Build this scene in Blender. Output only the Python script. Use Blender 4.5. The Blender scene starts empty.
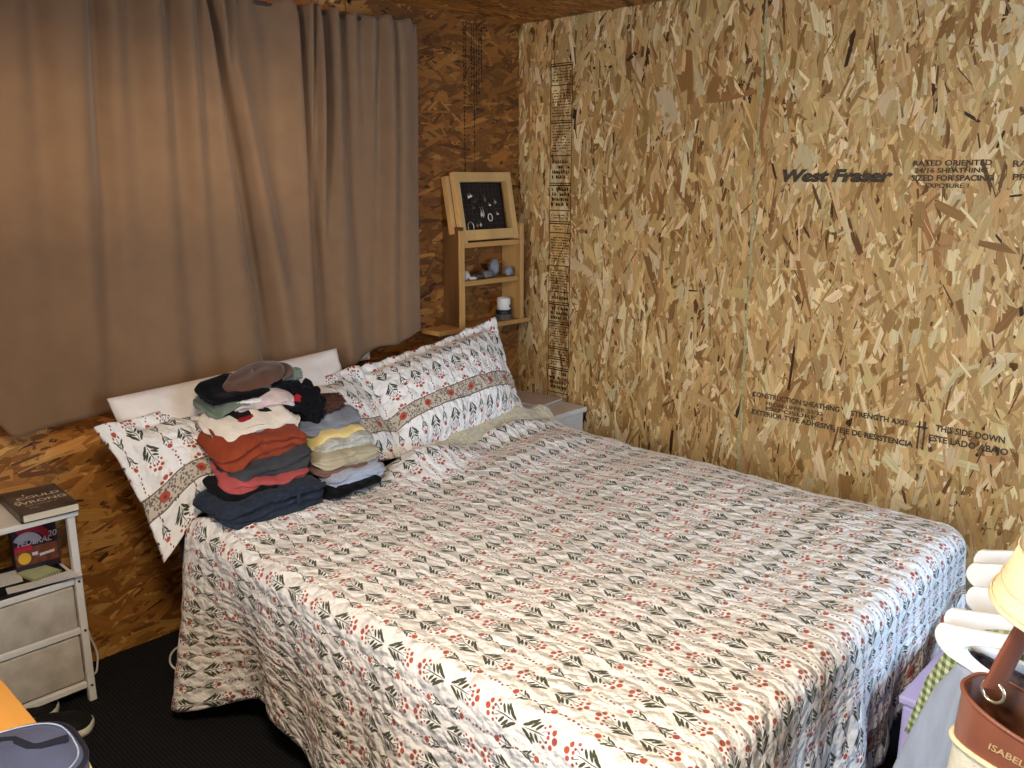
import bpy, bmesh, math, random
import numpy as np
from mathutils import Vector, Matrix, noise as mnoise

random.seed(7)
RNG = np.random.default_rng(11)
scene = bpy.context.scene
COL = scene.collection
R = math.radians

# ------------------------------------------------------------------ camera
F_PX = 870.0
YAW = R(46.1)
PITCH = math.atan(206.0 / F_PX)
CAM = Vector((2.8898, -3.0470, 1.611))
cam_data = bpy.data.cameras.new('camera')
cam_data.sensor_width = 36.0
cam_data.lens = F_PX / 1024.0 * 36.0
cam_data.clip_start = 0.02
cam = bpy.data.objects.new('camera', cam_data)
COL.objects.link(cam)
fwd = Vector((-math.cos(YAW) * math.cos(PITCH), math.sin(YAW) * math.cos(PITCH), -math.sin(PITCH)))
cam.location = CAM
cam.rotation_euler = fwd.to_track_quat('-Z', 'Y').to_euler()
scene.camera = cam

# ------------------------------------------------------------------ view, world, lights
scene.view_settings.view_transform = 'Standard'
scene.view_settings.look = 'None'
scene.view_settings.gamma = 1.0
scene.view_settings.use_curve_mapping = False
scene.view_settings.exposure = 0.02
scene.cycles.use_denoising = True
scene.cycles.max_bounces = 8
scene.cycles.diffuse_bounces = 5

world = bpy.data.worlds.new('sky_world')
scene.world = world
world.use_nodes = True
wb = world.node_tree.nodes['Background']
wb.inputs[0].default_value = (0.62, 0.78, 1.0, 1)
wb.inputs[1].default_value = 1.2


def area(name, loc, target, sx, sy, power, color, spread=180):
    l = bpy.data.lights.new(name, 'AREA')
    l.shape = 'RECTANGLE'
    l.size, l.size_y = sx, sy
    l.energy = power
    l.color = color
    l.spread = R(spread)
    o = bpy.data.objects.new(name, l)
    COL.objects.link(o)
    o.location = loc
    o.rotation_euler = (Vector(target) - Vector(loc)).to_track_quat('-Z', 'Y').to_euler()
    return o


ROOM_X, ROOM_Y, ROOM_Z = 4.4, -4.4, 2.287
# daylight entering by the glazed opening beside the clothes rail
area('daylight_glazing', (ROOM_X + 0.25, -1.05, 1.30), (0, -1.05, 0.9), 1.25, 1.5, 84, (0.44, 0.68, 1.0))
# daylight entering by the window on the photographer's left
area('daylight_side_window', (2.35, ROOM_Y - 0.25, 1.50), (2.2, 0, 0.8), 1.2, 1.1, 78, (0.84, 0.91, 1.0))
# daylight behind the curtained window
area('daylight_curtained_window', (-0.35, -1.6, 1.7), (1, -1.6, 1.9), 1.5, 1.1, 420, (1.0, 0.90, 0.72))
# low light through the small opening behind the photographer
area('light_small_opening', (ROOM_X + 2.2, -3.75, 1.50), (0, -2.0, 1.7), 0.12, 0.12, 40, (1.0, 0.86, 0.66), 90)
# ceiling light of the room (behind the camera)
area('ceiling_light', (2.3, -2.75, 2.22), (2.3, -2.75, 0), 0.35, 0.35, 47, (1.0, 0.86, 0.66))


# ------------------------------------------------------------------ helpers
def srgb(r, g, b):
    def c(v):
        v /= 255.0
        return v / 12.92 if v <= 0.04045 else ((v + 0.055) / 1.055) ** 2.4
    return (c(r), c(g), c(b))


def new_mat(name):
    m = bpy.data.materials.new(name)
    m.use_nodes = True
    nt = m.node_tree
    b = nt.nodes['Principled BSDF']
    return m, nt, b


def mat(name, rgb, rough=0.7, var=0.12, scale=30.0, bump=0.0, bscale=None, metallic=0.0, spec=0.3, sheen=0.0, stretch=(1, 1, 1), coat=0.0, alt=None):
    """plain procedural material: noise-varied colour plus fine bump"""
    m, nt, b = new_mat(name)
    N, L = nt.nodes, nt.links
    c = srgb(*rgb)
    tc = N.new('ShaderNodeTexCoord')
    mp = N.new('ShaderNodeMapping')
    mp.inputs['Scale'].default_value = stretch
    L.new(tc.outputs['Object'], mp.inputs['Vector'])
    nz = N.new('ShaderNodeTexNoise')
    nz.inputs['Scale'].default_value = scale
    nz.inputs['Detail'].default_value = 4
    L.new(mp.outputs[0], nz.inputs['Vector'])
    rp = N.new('ShaderNodeValToRGB')
    lo = tuple(max(0, v * (1 - var)) for v in c)
    hi = tuple(min(1, v * (1 + var)) for v in c) if alt is None else srgb(*alt)
    rp.color_ramp.elements[0].color = (*lo, 1)
    rp.color_ramp.elements[1].color = (*hi, 1)
    rp.color_ramp.elements[0].position = 0.3
    rp.color_ramp.elements[1].position = 0.7
    L.new(nz.outputs['Fac'], rp.inputs['Fac'])
    L.new(rp.outputs['Color'], b.inputs['Base Color'])
    b.inputs['Roughness'].default_value = rough
    b.inputs['Metallic'].default_value = metallic
    b.inputs['Specular IOR Level'].default_value = spec
    b.inputs['Sheen Weight'].default_value = sheen
    b.inputs['Coat Weight'].default_value = coat
    if bump > 0:
        n2 = N.new('ShaderNodeTexNoise')
        n2.inputs['Scale'].default_value = bscale or scale * 4
        n2.inputs['Detail'].default_value = 3
        L.new(mp.outputs[0], n2.inputs['Vector'])
        bp = N.new('ShaderNodeBump')
        bp.inputs['Strength'].default_value = bump
        bp.inputs['Distance'].default_value = 0.004
        L.new(n2.outputs['Fac'], bp.inputs['Height'])
        L.new(bp.outputs['Normal'], b.inputs['Normal'])
    return m


def link(name, me, m=None, parent=None, smooth=False):
    o = bpy.data.objects.new(name, me)
    COL.objects.link(o)
    if m is not None:
        me.materials.append(m)
    if parent is not None:
        o.parent = parent
    if smooth:
        me.polygons.foreach_set('use_smooth', [True] * len(me.polygons))
    return o


def mesh(name, verts, faces, m=None, parent=None, smooth=False):
    me = bpy.data.meshes.new(name)
    me.from_pydata([tuple(v) for v in verts], [], [tuple(f) for f in faces])
    me.update()
    return link(name, me, m, parent, smooth)


def bm_obj(name, bm, m=None, parent=None, smooth=False):
    bmesh.ops.recalc_face_normals(bm, faces=bm.faces)
    me = bpy.data.meshes.new(name)
    bm.to_mesh(me)
    bm.free()
    return link(name, me, m, parent, smooth)


def bm_box(bm, lo, hi, bevel=0.0, seg=2, mtx=None):
    lo, hi = Vector(lo), Vector(hi)
    r = bmesh.ops.create_cube(bm, size=1.0)
    vs = r['verts']
    for v in vs:
        v.co = Vector((lo[i] + (v.co[i] + 0.5) * (hi[i] - lo[i]) for i in range(3)))
    if bevel > 0:
        es = list({e for v in vs for e in v.link_edges})
        rb = bmesh.ops.bevel(bm, geom=es, offset=bevel, segments=seg, affect='EDGES', profile=0.5)
        vs = list({v for f in rb['faces'] for v in f.verts} | {v for v in vs if v.is_valid})
    if mtx is not None:
        for v in vs:
            v.co = mtx @ v.co
    return vs


def box(name, lo, hi, m, parent=None, bevel=0.0, seg=2, mtx=None, smooth=False):
    bm = bmesh.new()
    bm_box(bm, lo, hi, bevel, seg, mtx)
    return bm_obj(name, bm, m, parent, smooth)


def boxes(name, lst, m, parent=None, bevel=0.0):
    bm = bmesh.new()
    for lo, hi in lst:
        bm_box(bm, lo, hi, bevel)
    return bm_obj(name, bm, m, parent)


def tube_data(path, rad, n=10, closed=False, squash=None):
    """tube around a path; returns verts, faces"""
    pts = [Vector(p) for p in path]
    V, Fc = [], []
    k = len(pts)
    prev = None
    for i, p in enumerate(pts):
        if closed:
            t = pts[(i + 1) % k] - pts[i - 1]
        else:
            t = pts[min(i + 1, k - 1)] - pts[max(i - 1, 0)]
        t.normalize()
        if prev is None:
            a = Vector((0, 0, 1)) if abs(t.z) < 0.9 else Vector((1, 0, 0))
            u = t.cross(a).normalized()
        else:
            u = (prev - t * prev.dot(t)).normalized()
        prev = u
        w = t.cross(u)
        r = rad[i] if hasattr(rad, '__len__') else rad
        for j in range(n):
            a = 2 * math.pi * j / n
            V.append(p + u * math.cos(a) * r + w * math.sin(a) * r)
    m_ = k if closed else k - 1
    for i in range(m_):
        for j in range(n):
            a, b = i * n + j, i * n + (j + 1) % n
            c, d = ((i + 1) % k) * n + (j + 1) % n, ((i + 1) % k) * n + j
            Fc.append((a, b, c, d))
    if not closed:
        Fc.append(tuple(reversed(range(n))))
        Fc.append(tuple((k - 1) * n + j for j in range(n)))
    return V, Fc


def tube(name, path, rad, m, parent=None, n=10, closed=False):
    V, Fc = tube_data(path, rad, n, closed)
    return mesh(name, V, Fc, m, parent, True)


def catmull(pts, sub=8):
    P = [Vector(p) for p in pts]
    P = [P[0] * 2 - P[1]] + P + [P[-1] * 2 - P[-2]]
    out = []
    for i in range(1, len(P) - 2):
        for s in range(sub):
            t = s / sub
            a, b, c, d = P[i - 1], P[i], P[i + 1], P[i + 2]
            out.append(0.5 * ((2 * b) + (c - a) * t + (2 * a - 5 * b + 4 * c - d) * t * t + (3 * b - a - 3 * c + d) * t ** 3))
    out.append(P[-2])
    return out


def lathe(name, prof, m, parent=None, n=24, loc=(0, 0, 0), smooth=True):
    V, Fc = [], []
    for r, z in prof:
        for j in range(n):
            a = 2 * math.pi * j / n
            V.append((loc[0] + r * math.cos(a), loc[1] + r * math.sin(a), loc[2] + z))
    for i in range(len(prof) - 1):
        for j in range(n):
            a, b = i * n + j, i * n + (j + 1) % n
            Fc.append((a, b, b + n, a + n))
    Fc.append(tuple(reversed(range(n))))
    Fc.append(tuple((len(prof) - 1) * n + j for j in range(n)))
    return mesh(name, V, Fc, m, parent, smooth)


def empty(name, loc=(0, 0, 0)):
    o = bpy.data.objects.new(name, None)
    COL.objects.link(o)
    o.location = loc
    o.empty_display_size = 0.05
    return o


def tag(o, label, cat, group=None):
    o['label'] = label
    o['category'] = cat
    if group:
        o['group'] = group
    return o


def struct(o):
    o['kind'] = 'structure'
    return o


def text(name, body, size, m, mtx, parent=None, shear=0.0, fat=0.0, sx=1.0, extrude=0.0, align='LEFT', fit=None):
    cu = bpy.data.curves.new(name, 'FONT')
    cu.body = body
    cu.size = size
    cu.shear = shear
    cu.offset = fat
    cu.extrude = extrude
    cu.align_x = align
    cu.resolution_u = 3
    tmp = bpy.data.objects.new('tmp_text', cu)
    COL.objects.link(tmp)
    dg = bpy.context.evaluated_depsgraph_get()
    me = bpy.data.meshes.new_from_object(tmp.evaluated_get(dg))
    bpy.data.objects.remove(tmp)
    bpy.data.curves.remove(cu)
    if fit:
        xs = [v.co.x for v in me.vertices]
        sx = fit / (max(xs) - min(xs))
    me.transform(mtx @ Matrix.Diagonal((sx, 1, 1, 1)))
    me.name = name
    me.materials.clear()
    return link(name, me, m, parent)


def nz3(x, y, z):
    return mnoise.noise(Vector((x, y, z)))


def sstep(a, b, x):
    t = min(1, max(0, (x - a) / (b - a)))
    return t * t * (3 - 2 * t)


def gauss(x, m, s):
    return math.exp(-((x - m) / s) ** 2)


def lerp_table(tab, x):
    if x <= tab[0][0]:
        return tab[0][1]
    for (a, va), (b, vb) in zip(tab, tab[1:]):
        if x <= b:
            t = (x - a) / (b - a)
            t = t * t * (3 - 2 * t)
            return va + (vb - va) * t
    return tab[-1][1]


# ------------------------------------------------------------------ strand board
def strand_mat(name, rough=0.55):
    m, nt, b = new_mat(name)
    N, L = nt.nodes, nt.links
    at = N.new('ShaderNodeAttribute')
    at.attribute_name = 'flake'
    uv = N.new('ShaderNodeUVMap')
    mp = N.new('ShaderNodeMapping')
    mp.inputs['Scale'].default_value = (9, 260, 1)
    L.new(uv.outputs[0], mp.inputs['Vector'])
    nz = N.new('ShaderNodeTexNoise')
    nz.inputs['Scale'].default_value = 1.0
    nz.inputs['Detail'].default_value = 3
    L.new(mp.outputs[0], nz.inputs['Vector'])
    mr = N.new('ShaderNodeMapRange')
    mr.inputs['From Min'].default_value = 0.3
    mr.inputs['From Max'].default_value = 0.7
    mr.inputs['To Min'].default_value = 0.80
    mr.inputs['To Max'].default_value = 1.14
    L.new(nz.outputs['Fac'], mr.inputs['Value'])
    mx = N.new('ShaderNodeVectorMath')
    mx.operation = 'SCALE'
    L.new(at.outputs['Color'], mx.inputs[0])
    L.new(mr.outputs[0], mx.inputs['Scale'])
    L.new(mx.outputs[0], b.inputs['Base Color'])
    b.inputs['Roughness'].default_value = rough
    b.inputs['Specular IOR Level'].default_value = 0.35
    return m


STRAND = strand_mat('strand_flakes')
BOARD = mat('strand_board_base', (104, 68, 30), 0.7, 0.35, 60, 0.3)

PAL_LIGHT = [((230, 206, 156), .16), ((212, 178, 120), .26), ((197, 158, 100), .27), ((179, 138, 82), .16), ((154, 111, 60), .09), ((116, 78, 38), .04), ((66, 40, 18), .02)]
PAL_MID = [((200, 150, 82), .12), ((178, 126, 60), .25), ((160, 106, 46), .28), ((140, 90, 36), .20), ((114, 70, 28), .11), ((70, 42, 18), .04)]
PAL_CORNER_DIM = [((164, 110, 50), .10), ((146, 92, 36), .24), ((128, 78, 28), .28), ((110, 65, 22), .22), ((88, 50, 16), .13), ((58, 33, 12), .03)]  # corner board: browner flakes, with the corner's dim light put into the colour


def flakes(origin, ea, eb, en, w, h, ang, sd, pal, parent, per_m2=3000, size=1.0):
    """thin pressed wood flakes lying on a board face, one joined mesh"""
    n = int(w * h * per_m2)
    cen = np.stack([RNG.random(n) * w, RNG.random(n) * h], 1)
    th = ang + RNG.normal(0, sd, n) + np.where(RNG.random(n) < 0.12, RNG.normal(0, 0.8, n), 0)
    Lg = np.clip(RNG.lognormal(math.log(0.072), 0.60, n), 0.014, 0.20) * size
    chip = RNG.random(n) < 0.05
    Wd = np.clip(RNG.lognormal(math.log(0.0140), 0.62, n), 0.003, 0.045) * size
    pr = np.array([p[1] for p in pal])
    pr = pr / pr.sum()
    idx = RNG.choice(len(pal), n, p=pr)
    Wd = np.where(chip, Wd * 2.0, Wd)
    Wd = np.where(idx >= len(pal) - 2, Wd * 0.5, Wd)   # dark strands are narrow
    Wd = np.minimum(Wd, Lg * 0.55)
    s1, s2 = RNG.uniform(-0.8, 0.8, n), RNG.uniform(-0.8, 0.8, n)
    tx = RNG.uniform(0.5, 1.0, (n, 4))
    lx = np.stack([-Lg / 2 + s1 * Wd * .5, -Lg * .1, Lg / 2 - s2 * Wd * .5, Lg / 2 + s2 * Wd * .5, Lg * .12, -Lg / 2 - s1 * Wd * .5], 1)
    ly = np.stack([-Wd / 2 * tx[:, 0], -Wd / 2 * 1.0, -Wd / 2 * tx[:, 1], Wd / 2 * tx[:, 2], Wd / 2, Wd / 2 * tx[:, 3]], 1)
    ca, sa = np.cos(th)[:, None], np.sin(th)[:, None]
    A = np.clip(cen[:, :1] + lx * ca - ly * sa, 0.0, w)
    B = np.clip(cen[:, 1:] + lx * sa + ly * ca, 0.0, h)
    lift = RNG.uniform(0.0003, 0.0022, n)[:, None] + lx * RNG.normal(0, 0.006, n)[:, None] + ly * RNG.normal(0, 0.012, n)[:, None]
    lift = np.clip(lift, 0.0002, 0.003)
    o, a, b, c = (np.array(v, float) for v in (origin, ea, eb, en))
    co = o + A[..., None] * a + B[..., None] * b + lift[..., None] * c
    co = co.reshape(-1, 3)
    cols = np.array([srgb(*p[0]) for p in pal])
    col = cols[idx] * RNG.uniform(0.78, 1.18, (n, 1)) * RNG.uniform(0.95, 1.05, (n, 3))
    col = np.clip(col, 0, 1)
    me = bpy.data.meshes.new('flakes')
    me.vertices.add(n * 6)
    me.vertices.foreach_set('co', co.ravel())
    flip = np.dot(np.cross(a, b), c) < 0
    li = np.arange(n * 6).reshape(n, 6)
    if flip:
        li = li[:, ::-1]
    me.loops.add(n * 6)
    me.loops.foreach_set('vertex_index', li.ravel().astype(np.int32))
    me.polygons.add(n)
    me.polygons.foreach_set('loop_start', (np.arange(n) * 6).astype(np.int32))
    me.polygons.foreach_set('loop_total', np.full(n, 6, np.int32))
    me.update(calc_edges=True)
    ca_ = me.color_attributes.new('flake', 'FLOAT_COLOR', 'POINT')
    rgba = np.ones((n, 6, 4))
    rgba[:, :, :3] = col[:, None, :]
    ca_.data.foreach_set('color', rgba.ravel())
    uvl = me.uv_layers.new(name='UVMap')
    off = RNG.uniform(0, 50, (n, 2))
    uv = np.stack([lx + off[:, :1], ly + off[:, 1:]], -1).reshape(-1, 2)[li.ravel()]
    uvl.data.foreach_set('uv', uv.ravel())
    ob = link('flakes', me, STRAND, parent)
    ob['kind'] = 'stuff'
    return ob


# ------------------------------------------------------------------ setting
def carpet_mat():
    m, nt, b = new_mat('ribbed_carpet')
    N, L = nt.nodes, nt.links
    tc = N.new('ShaderNodeTexCoord')
    wv = N.new('ShaderNodeTexWave')
    wv.bands_direction = 'Y'
    wv.inputs['Scale'].default_value = 28
    wv.inputs['Distortion'].default_value = 0.6
    wv.inputs['Detail'].default_value = 2
    wv.inputs['Detail Scale'].default_value = 3
    L.new(tc.outputs['Object'], wv.inputs['Vector'])
    nz = N.new('ShaderNodeTexNoise')
    nz.inputs['Scale'].default_value = 420
    L.new(tc.outputs['Object'], nz.inputs['Vector'])
    mu = N.new('ShaderNodeMath')
    mu.operation = 'MULTIPLY'
    L.new(wv.outputs['Fac'], mu.inputs[0])
    L.new(nz.outputs['Fac'], mu.inputs[1])
    rp = N.new('ShaderNodeValToRGB')
    rp.color_ramp.elements[0].color = (*srgb(20, 20, 22), 1)
    rp.color_ramp.elements[1].color = (*srgb(48, 47, 48), 1)
    L.new(mu.outputs[0], rp.inputs['Fac'])
    L.new(rp.outputs[0], b.inputs['Base Color'])
    bp = N.new('ShaderNodeBump')
    bp.inputs['Strength'].default_value = 0.7
    bp.inputs['Distance'].default_value = 0.004
    L.new(mu.outputs[0], bp.inputs['Height'])
    L.new(bp.outputs[0], b.inputs['Normal'])
    b.inputs['Roughness'].default_value = 0.95
    b.inputs['Specular IOR Level'].default_value = 0.1
    return m


T = 0.10
struct(box('floor', (-T, ROOM_Y - T, -0.1), (ROOM_X + T, T, 0.0), carpet_mat()))

WHITE = mat('white_painted_metal', (226, 224, 220), 0.45, 0.05, 12, 0.05)
PVC = mat('white_window_frame', (232, 232, 230), 0.4, 0.04, 10)
PLAINWALL = mat('plain_board_wall', (176, 136, 80), 0.75, 0.25, 18, 0.2, stretch=(1, 1, 0.3))

# right wall: panel faces lie in the plane y = 0
wr = struct(box('wall_right', (-T, 0.012, 0), (ROOM_X + T, T, ROOM_Z), BOARD))
SEAM = 1.226
SEALANT = mat('pale_seam_filler', (176, 172, 128), 0.8, 0.3, 90, 0.4)
x0 = 0.0
for x1 in (SEAM, SEAM + 1.222, SEAM + 2.444, ROOM_X):
    p = box('strand_board_panel', (x0 + (0.0 if x0 == 0 else 0.0018), 0.0, 0.0), (x1 - 0.0018, 0.012, ROOM_Z), BOARD, wr)
    far = x0 > 2.4
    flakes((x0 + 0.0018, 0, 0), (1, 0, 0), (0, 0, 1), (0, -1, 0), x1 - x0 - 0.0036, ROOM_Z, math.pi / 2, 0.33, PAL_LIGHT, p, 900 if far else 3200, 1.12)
    x0 = x1
bm = bmesh.new()
rs = random.Random(4)
for k in range(46):
    z0 = k * ROOM_Z / 46
    w_ = rs.uniform(0.003, 0.006)
    bm_box(bm, (SEAM - w_, -0.0026, z0), (SEAM + w_ * rs.uniform(.5, 1.2), 0.004, z0 + ROOM_Z / 46))
bm_obj('seam_filler', bm, SEALANT, wr)

# curtain wall (x = 0) with its window opening
WY0, WY1, WZ0, WZ1 = -2.55, -0.95, 0.935, 2.12
wl = struct(boxes('wall_left', [((-T, ROOM_Y - T, 0), (-0.012, WY0, ROOM_Z)), ((-T, WY1, 0), (-0.012, T, ROOM_Z)),
                                ((-T, WY0, 0), (-0.012, WY1, WZ0)), ((-T, WY0, WZ1), (-0.012, WY1, ROOM_Z))], BOARD))
for (ya, yb, za, zb, dens, pal_) in [(WY1, 0.0, 0, ROOM_Z, 3000, PAL_CORNER_DIM), (WY0, WY1, 0, WZ0, 3000, PAL_MID), (WY0, WY1, WZ1, ROOM_Z, 2500, PAL_MID), (ROOM_Y, WY0, 0, ROOM_Z, 900, PAL_MID)]:
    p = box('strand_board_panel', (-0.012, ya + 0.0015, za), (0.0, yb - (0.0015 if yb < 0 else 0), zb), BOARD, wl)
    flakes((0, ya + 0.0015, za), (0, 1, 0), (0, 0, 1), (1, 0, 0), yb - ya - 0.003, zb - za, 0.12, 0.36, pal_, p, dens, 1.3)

wn = struct(boxes('window_1', [((-0.09, WY0, WZ0), (-0.02, WY1, WZ0 + 0.06)), ((-0.09, WY0, WZ1 - 0.06), (-0.02, WY1, WZ1)),
                               ((-0.09, WY0, WZ0), (-0.02, WY0 + 0.06, WZ1)), ((-0.09, WY1 - 0.06, WZ0), (-0.02, WY1, WZ1)),
                               ((-0.085, -1.78, WZ0), (-0.025, -1.72, WZ1))], PVC))
GLASS, gnt, gb = new_mat('window_glass')
tr = gnt.nodes.new('ShaderNodeBsdfTransparent')
gl = gnt.nodes.new('ShaderNodeBsdfGlossy')
gl.inputs['Roughness'].default_value = 0.03
fr = gnt.nodes.new('ShaderNodeFresnel')
mxs = gnt.nodes.new('ShaderNodeMixShader')
gnt.links.new(fr.outputs[0], mxs.inputs[0])
gnt.links.new(tr.outputs[0], mxs.inputs[1])
gnt.links.new(gl.outputs[0], mxs.inputs[2])
gnt.links.new(mxs.outputs[0], gnt.nodes['Material Output'].inputs['Surface'])
box('pane', (-0.058, WY0 + 0.06, WZ0 + 0.06), (-0.052, -1.78, WZ1 - 0.06), GLASS, wn)
box('pane', (-0.058, -1.72, WZ0 + 0.06), (-0.052, WY1 - 0.06, WZ1 - 0.06), GLASS, wn)
box('window_sill', (-0.02, WY0 - 0.04, WZ0 - 0.055), (0.022, WY1 + 0.04, WZ0 - 0.005), PVC, wn, 0.006)

# ceiling
ce = struct(box('ceiling', (-T, ROOM_Y - T, ROOM_Z + 0.012), (ROOM_X + T, T, ROOM_Z + 0.1), BOARD))
p = box('strand_board_panel', (0, -2.44, ROOM_Z), (1.22, 0.0, ROOM_Z + 0.012), BOARD, ce)
flakes((0, -2.44, ROOM_Z), (1, 0, 0), (0, 1, 0), (0, 0, -1), 1.22, 2.44, math.pi / 2 + .1, 0.36, PAL_MID, p, 2400, 1.2)
box('ceiling_board', (1.224, ROOM_Y, ROOM_Z), (ROOM_X, 0.0, ROOM_Z + 0.012), PLAINWALL, ce)
box('ceiling_board', (0, ROOM_Y, ROOM_Z), (1.22, -2.444, ROOM_Z + 0.012), PLAINWALL, ce)

# walls behind the camera with their two openings
BY0, BY1, BZ0, BZ1 = -1.70, -0.40, 0.45, 2.05
SY0, SY1, SZ0, SZ1 = -3.40, -2.88, 1.50, 1.655
wbk = struct(boxes('wall_back', [((ROOM_X, BY1, 0), (ROOM_X + T, T, ROOM_Z)), ((ROOM_X, BY0, 0), (ROOM_X + T, BY1, BZ0)),
                                 ((ROOM_X, BY0, BZ1), (ROOM_X + T, BY1, ROOM_Z)), ((ROOM_X, SY1, 0), (ROOM_X + T, BY0, ROOM_Z)),
                                 ((ROOM_X, SY0, 0), (ROOM_X + T, SY1, SZ0)), ((ROOM_X, SY0, SZ1), (ROOM_X + T, SY1, ROOM_Z)),
                                 ((ROOM_X, ROOM_Y - T, 0), (ROOM_X + T, SY0, ROOM_Z))], PLAINWALL))
wn2 = struct(boxes('window_2', [((ROOM_X + .02, BY0, BZ0), (ROOM_X + .08, BY0 + .05, BZ1)), ((ROOM_X + .02, BY1 - .05, BZ0), (ROOM_X + .08, BY1, BZ1)),
                                ((ROOM_X + .02, BY0, BZ0), (ROOM_X + .08, BY1, BZ0 + .05)), ((ROOM_X + .02, BY0, BZ1 - .05), (ROOM_X + .08, BY1, BZ1))], PVC))
box('pane', (ROOM_X + .047, BY0 + .05, BZ0 + .05), (ROOM_X + .053, BY1 - .05, BZ1 - .05), GLASS, wn2)
FX0, FX1, FZ0, FZ1 = 1.75, 2.95, 0.95, 2.05
struct(boxes('wall_front', [((-T, ROOM_Y - T, 0), (FX0, ROOM_Y, ROOM_Z)), ((FX1, ROOM_Y - T, 0), (ROOM_X + T, ROOM_Y, ROOM_Z)), ((FX0, ROOM_Y - T, 0), (FX1, ROOM_Y, FZ0)), ((FX0, ROOM_Y - T, FZ1), (FX1, ROOM_Y, ROOM_Z))], PLAINWALL))
wn3 = struct(boxes('window_3', [((FX0, ROOM_Y - .08, FZ0), (FX0 + .05, ROOM_Y - .02, FZ1)), ((FX1 - .05, ROOM_Y - .08, FZ0), (FX1, ROOM_Y - .02, FZ1)), ((FX0, ROOM_Y - .08, FZ0), (FX1, ROOM_Y - .02, FZ0 + .05)), ((FX0, ROOM_Y - .08, FZ1 - .05), (FX1, ROOM_Y - .02, FZ1))], PVC))
box('pane', (FX0 + .05, ROOM_Y - .053, FZ0 + .05), (FX1 - .05, ROOM_Y - .047, FZ1 - .05), GLASS, wn3)

# stamped print on the boards
INK = mat('board_stamp_ink', (80, 68, 52), 0.8, 0.35, 120)
RX90 = Matrix.Rotation(R(90), 4, 'X')


def wtext(body, size, x, x_end, z, shear=0.0, fat=0.0):
    return text('stamp_lettering', body, size, INK, Matrix.Translation((x, -0.0036, z)) @ RX90, wr, shear, fat, fit=x_end - x)


wtext('West Fraser', 0.056, 1.325, 1.725, 1.600, 0.25, 0.0034)
wtext('RATED ORIENTED', 0.024, 1.792, 2.03, 1.650, 0.0, 0.0006)
wtext('24/16 SHEATHING', 0.021, 1.800, 2.02, 1.628, 0.0, 0.0006)
wtext('SIZED FOR SPACING', 0.024, 1.792, 2.04, 1.603, 0.0, 0.0009)
wtext('EXPOSURE 1', 0.020, 1.838, 1.97, 1.580, 0.0, 0.0004)
wtext('RATED', 0.026, 2.088, 2.19, 1.645, 0.0, 0.0006)
wtext('PROD', 0.026, 2.092, 2.19, 1.605, 0.0, 0.0006)
wtext('CONSTRUCTION SHEATHING', 0.027, 1.270, 1.622, 0.778, 0, 0.0009)
wtext('STRENGTH AXIS', 0.027, 1.664, 1.866, 0.774, 0, 0.0009)
wtext('FROM UPPER 23/32', 0.020, 1.33, 1.56, 0.752, 0, 0.0005)
wtext('EXPOSURE 1', 0.020, 1.33, 1.56, 0.732, 0, 0.0005)
wtext('EXTERIOR TYPE ADHESIVE', 0.027, 1.271, 1.606, 0.706, 0, 0.0009)
wtext('EJE DE RESISTENCIA', 0.028, 1.629, 1.890, 0.702, 0, 0.0011)
wtext('THIS SIDE DOWN', 0.030, 1.957, 2.171, 0.776, 0, 0.0010)
wtext('ESTE LADO ABAJO', 0.030, 1.937, 2.183, 0.738, 0, 0.0010)
for dx in (0.0, 0.018):
    boxes('stamp_mark', [((1.901 + dx, -0.0034, 0.70), (1.907 + dx, -0.0028, 0.80)), ((1.895 + dx, -0.0034, 0.775), (1.913 + dx, -0.0028, 0.782))], INK, wr)

# tall printed strip near the corner: ruled boxes with tiny illegible print
INK2 = mat('strip_ink', (44, 30, 18), 0.8, 0.35, 120)
rs = random.Random(21)
bm = bmesh.new()
SX0, SX1 = 0.198, 0.326


def dash(x0, x1, z0, z1):
    bm_box(bm, (x0, -0.0033, z0), (x1, -0.0029, z1))


dash(SX0, SX0 + .003, 0.55, 2.10)
dash(SX1 - .003, SX1, 0.55, 2.10)
z = 2.10
while z > 0.58:
    cell = rs.choice([0.05, 0.09, 0.12, 0.15])
    dash(SX0, SX1, z - .004, z)
    if rs.random() < .5:
        dash(SX0, SX1, z - .014, z - .009)
    zz = z - 0.02
    style = rs.random()
    while zz > z - cell + 0.012:
        hgt = 0.006 if style < .6 else 0.016
        xx = SX0 + 0.010 + rs.random() * .012
        while xx < SX1 - .016:
            wl_ = rs.uniform(.003, .013)
            if rs.random() < .84:
                dash(xx, min(xx + wl_, SX1 - .008), zz - hgt, zz - hgt * rs.uniform(.1, .5))
                if hgt > .01:
                    dash(xx, xx + .003, zz - hgt, zz)
            xx += wl_ + rs.uniform(.002, .005)
        zz -= hgt + 0.006
    z -= cell
ob = bm_obj('stamp_strip', bm, INK2, wr)
# faint vertical print on the corner panel of the curtain wall
bm = bmesh.new()
for yc, z0, z1 in [(-.345, 1.62, 2.26), (-.335, 1.95, 2.26), (-.30, 2.0, 2.25), (-.285, 1.62, 2.26), (-.27, 1.9, 2.26), (-.255, 1.98, 2.26), (-.24, 2.02, 2.25)]:
    zz = z1
    while zz > z0:
        l_ = rs.uniform(.004, .018)
        bm_box(bm, (0.0029, yc - rs.uniform(.001, .004), zz - l_), (0.0034, yc + rs.uniform(.001, .004), zz))
        zz -= l_ + rs.uniform(.003, .008)
bm_obj('stamp_strip', bm, INK2, wl)

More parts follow.
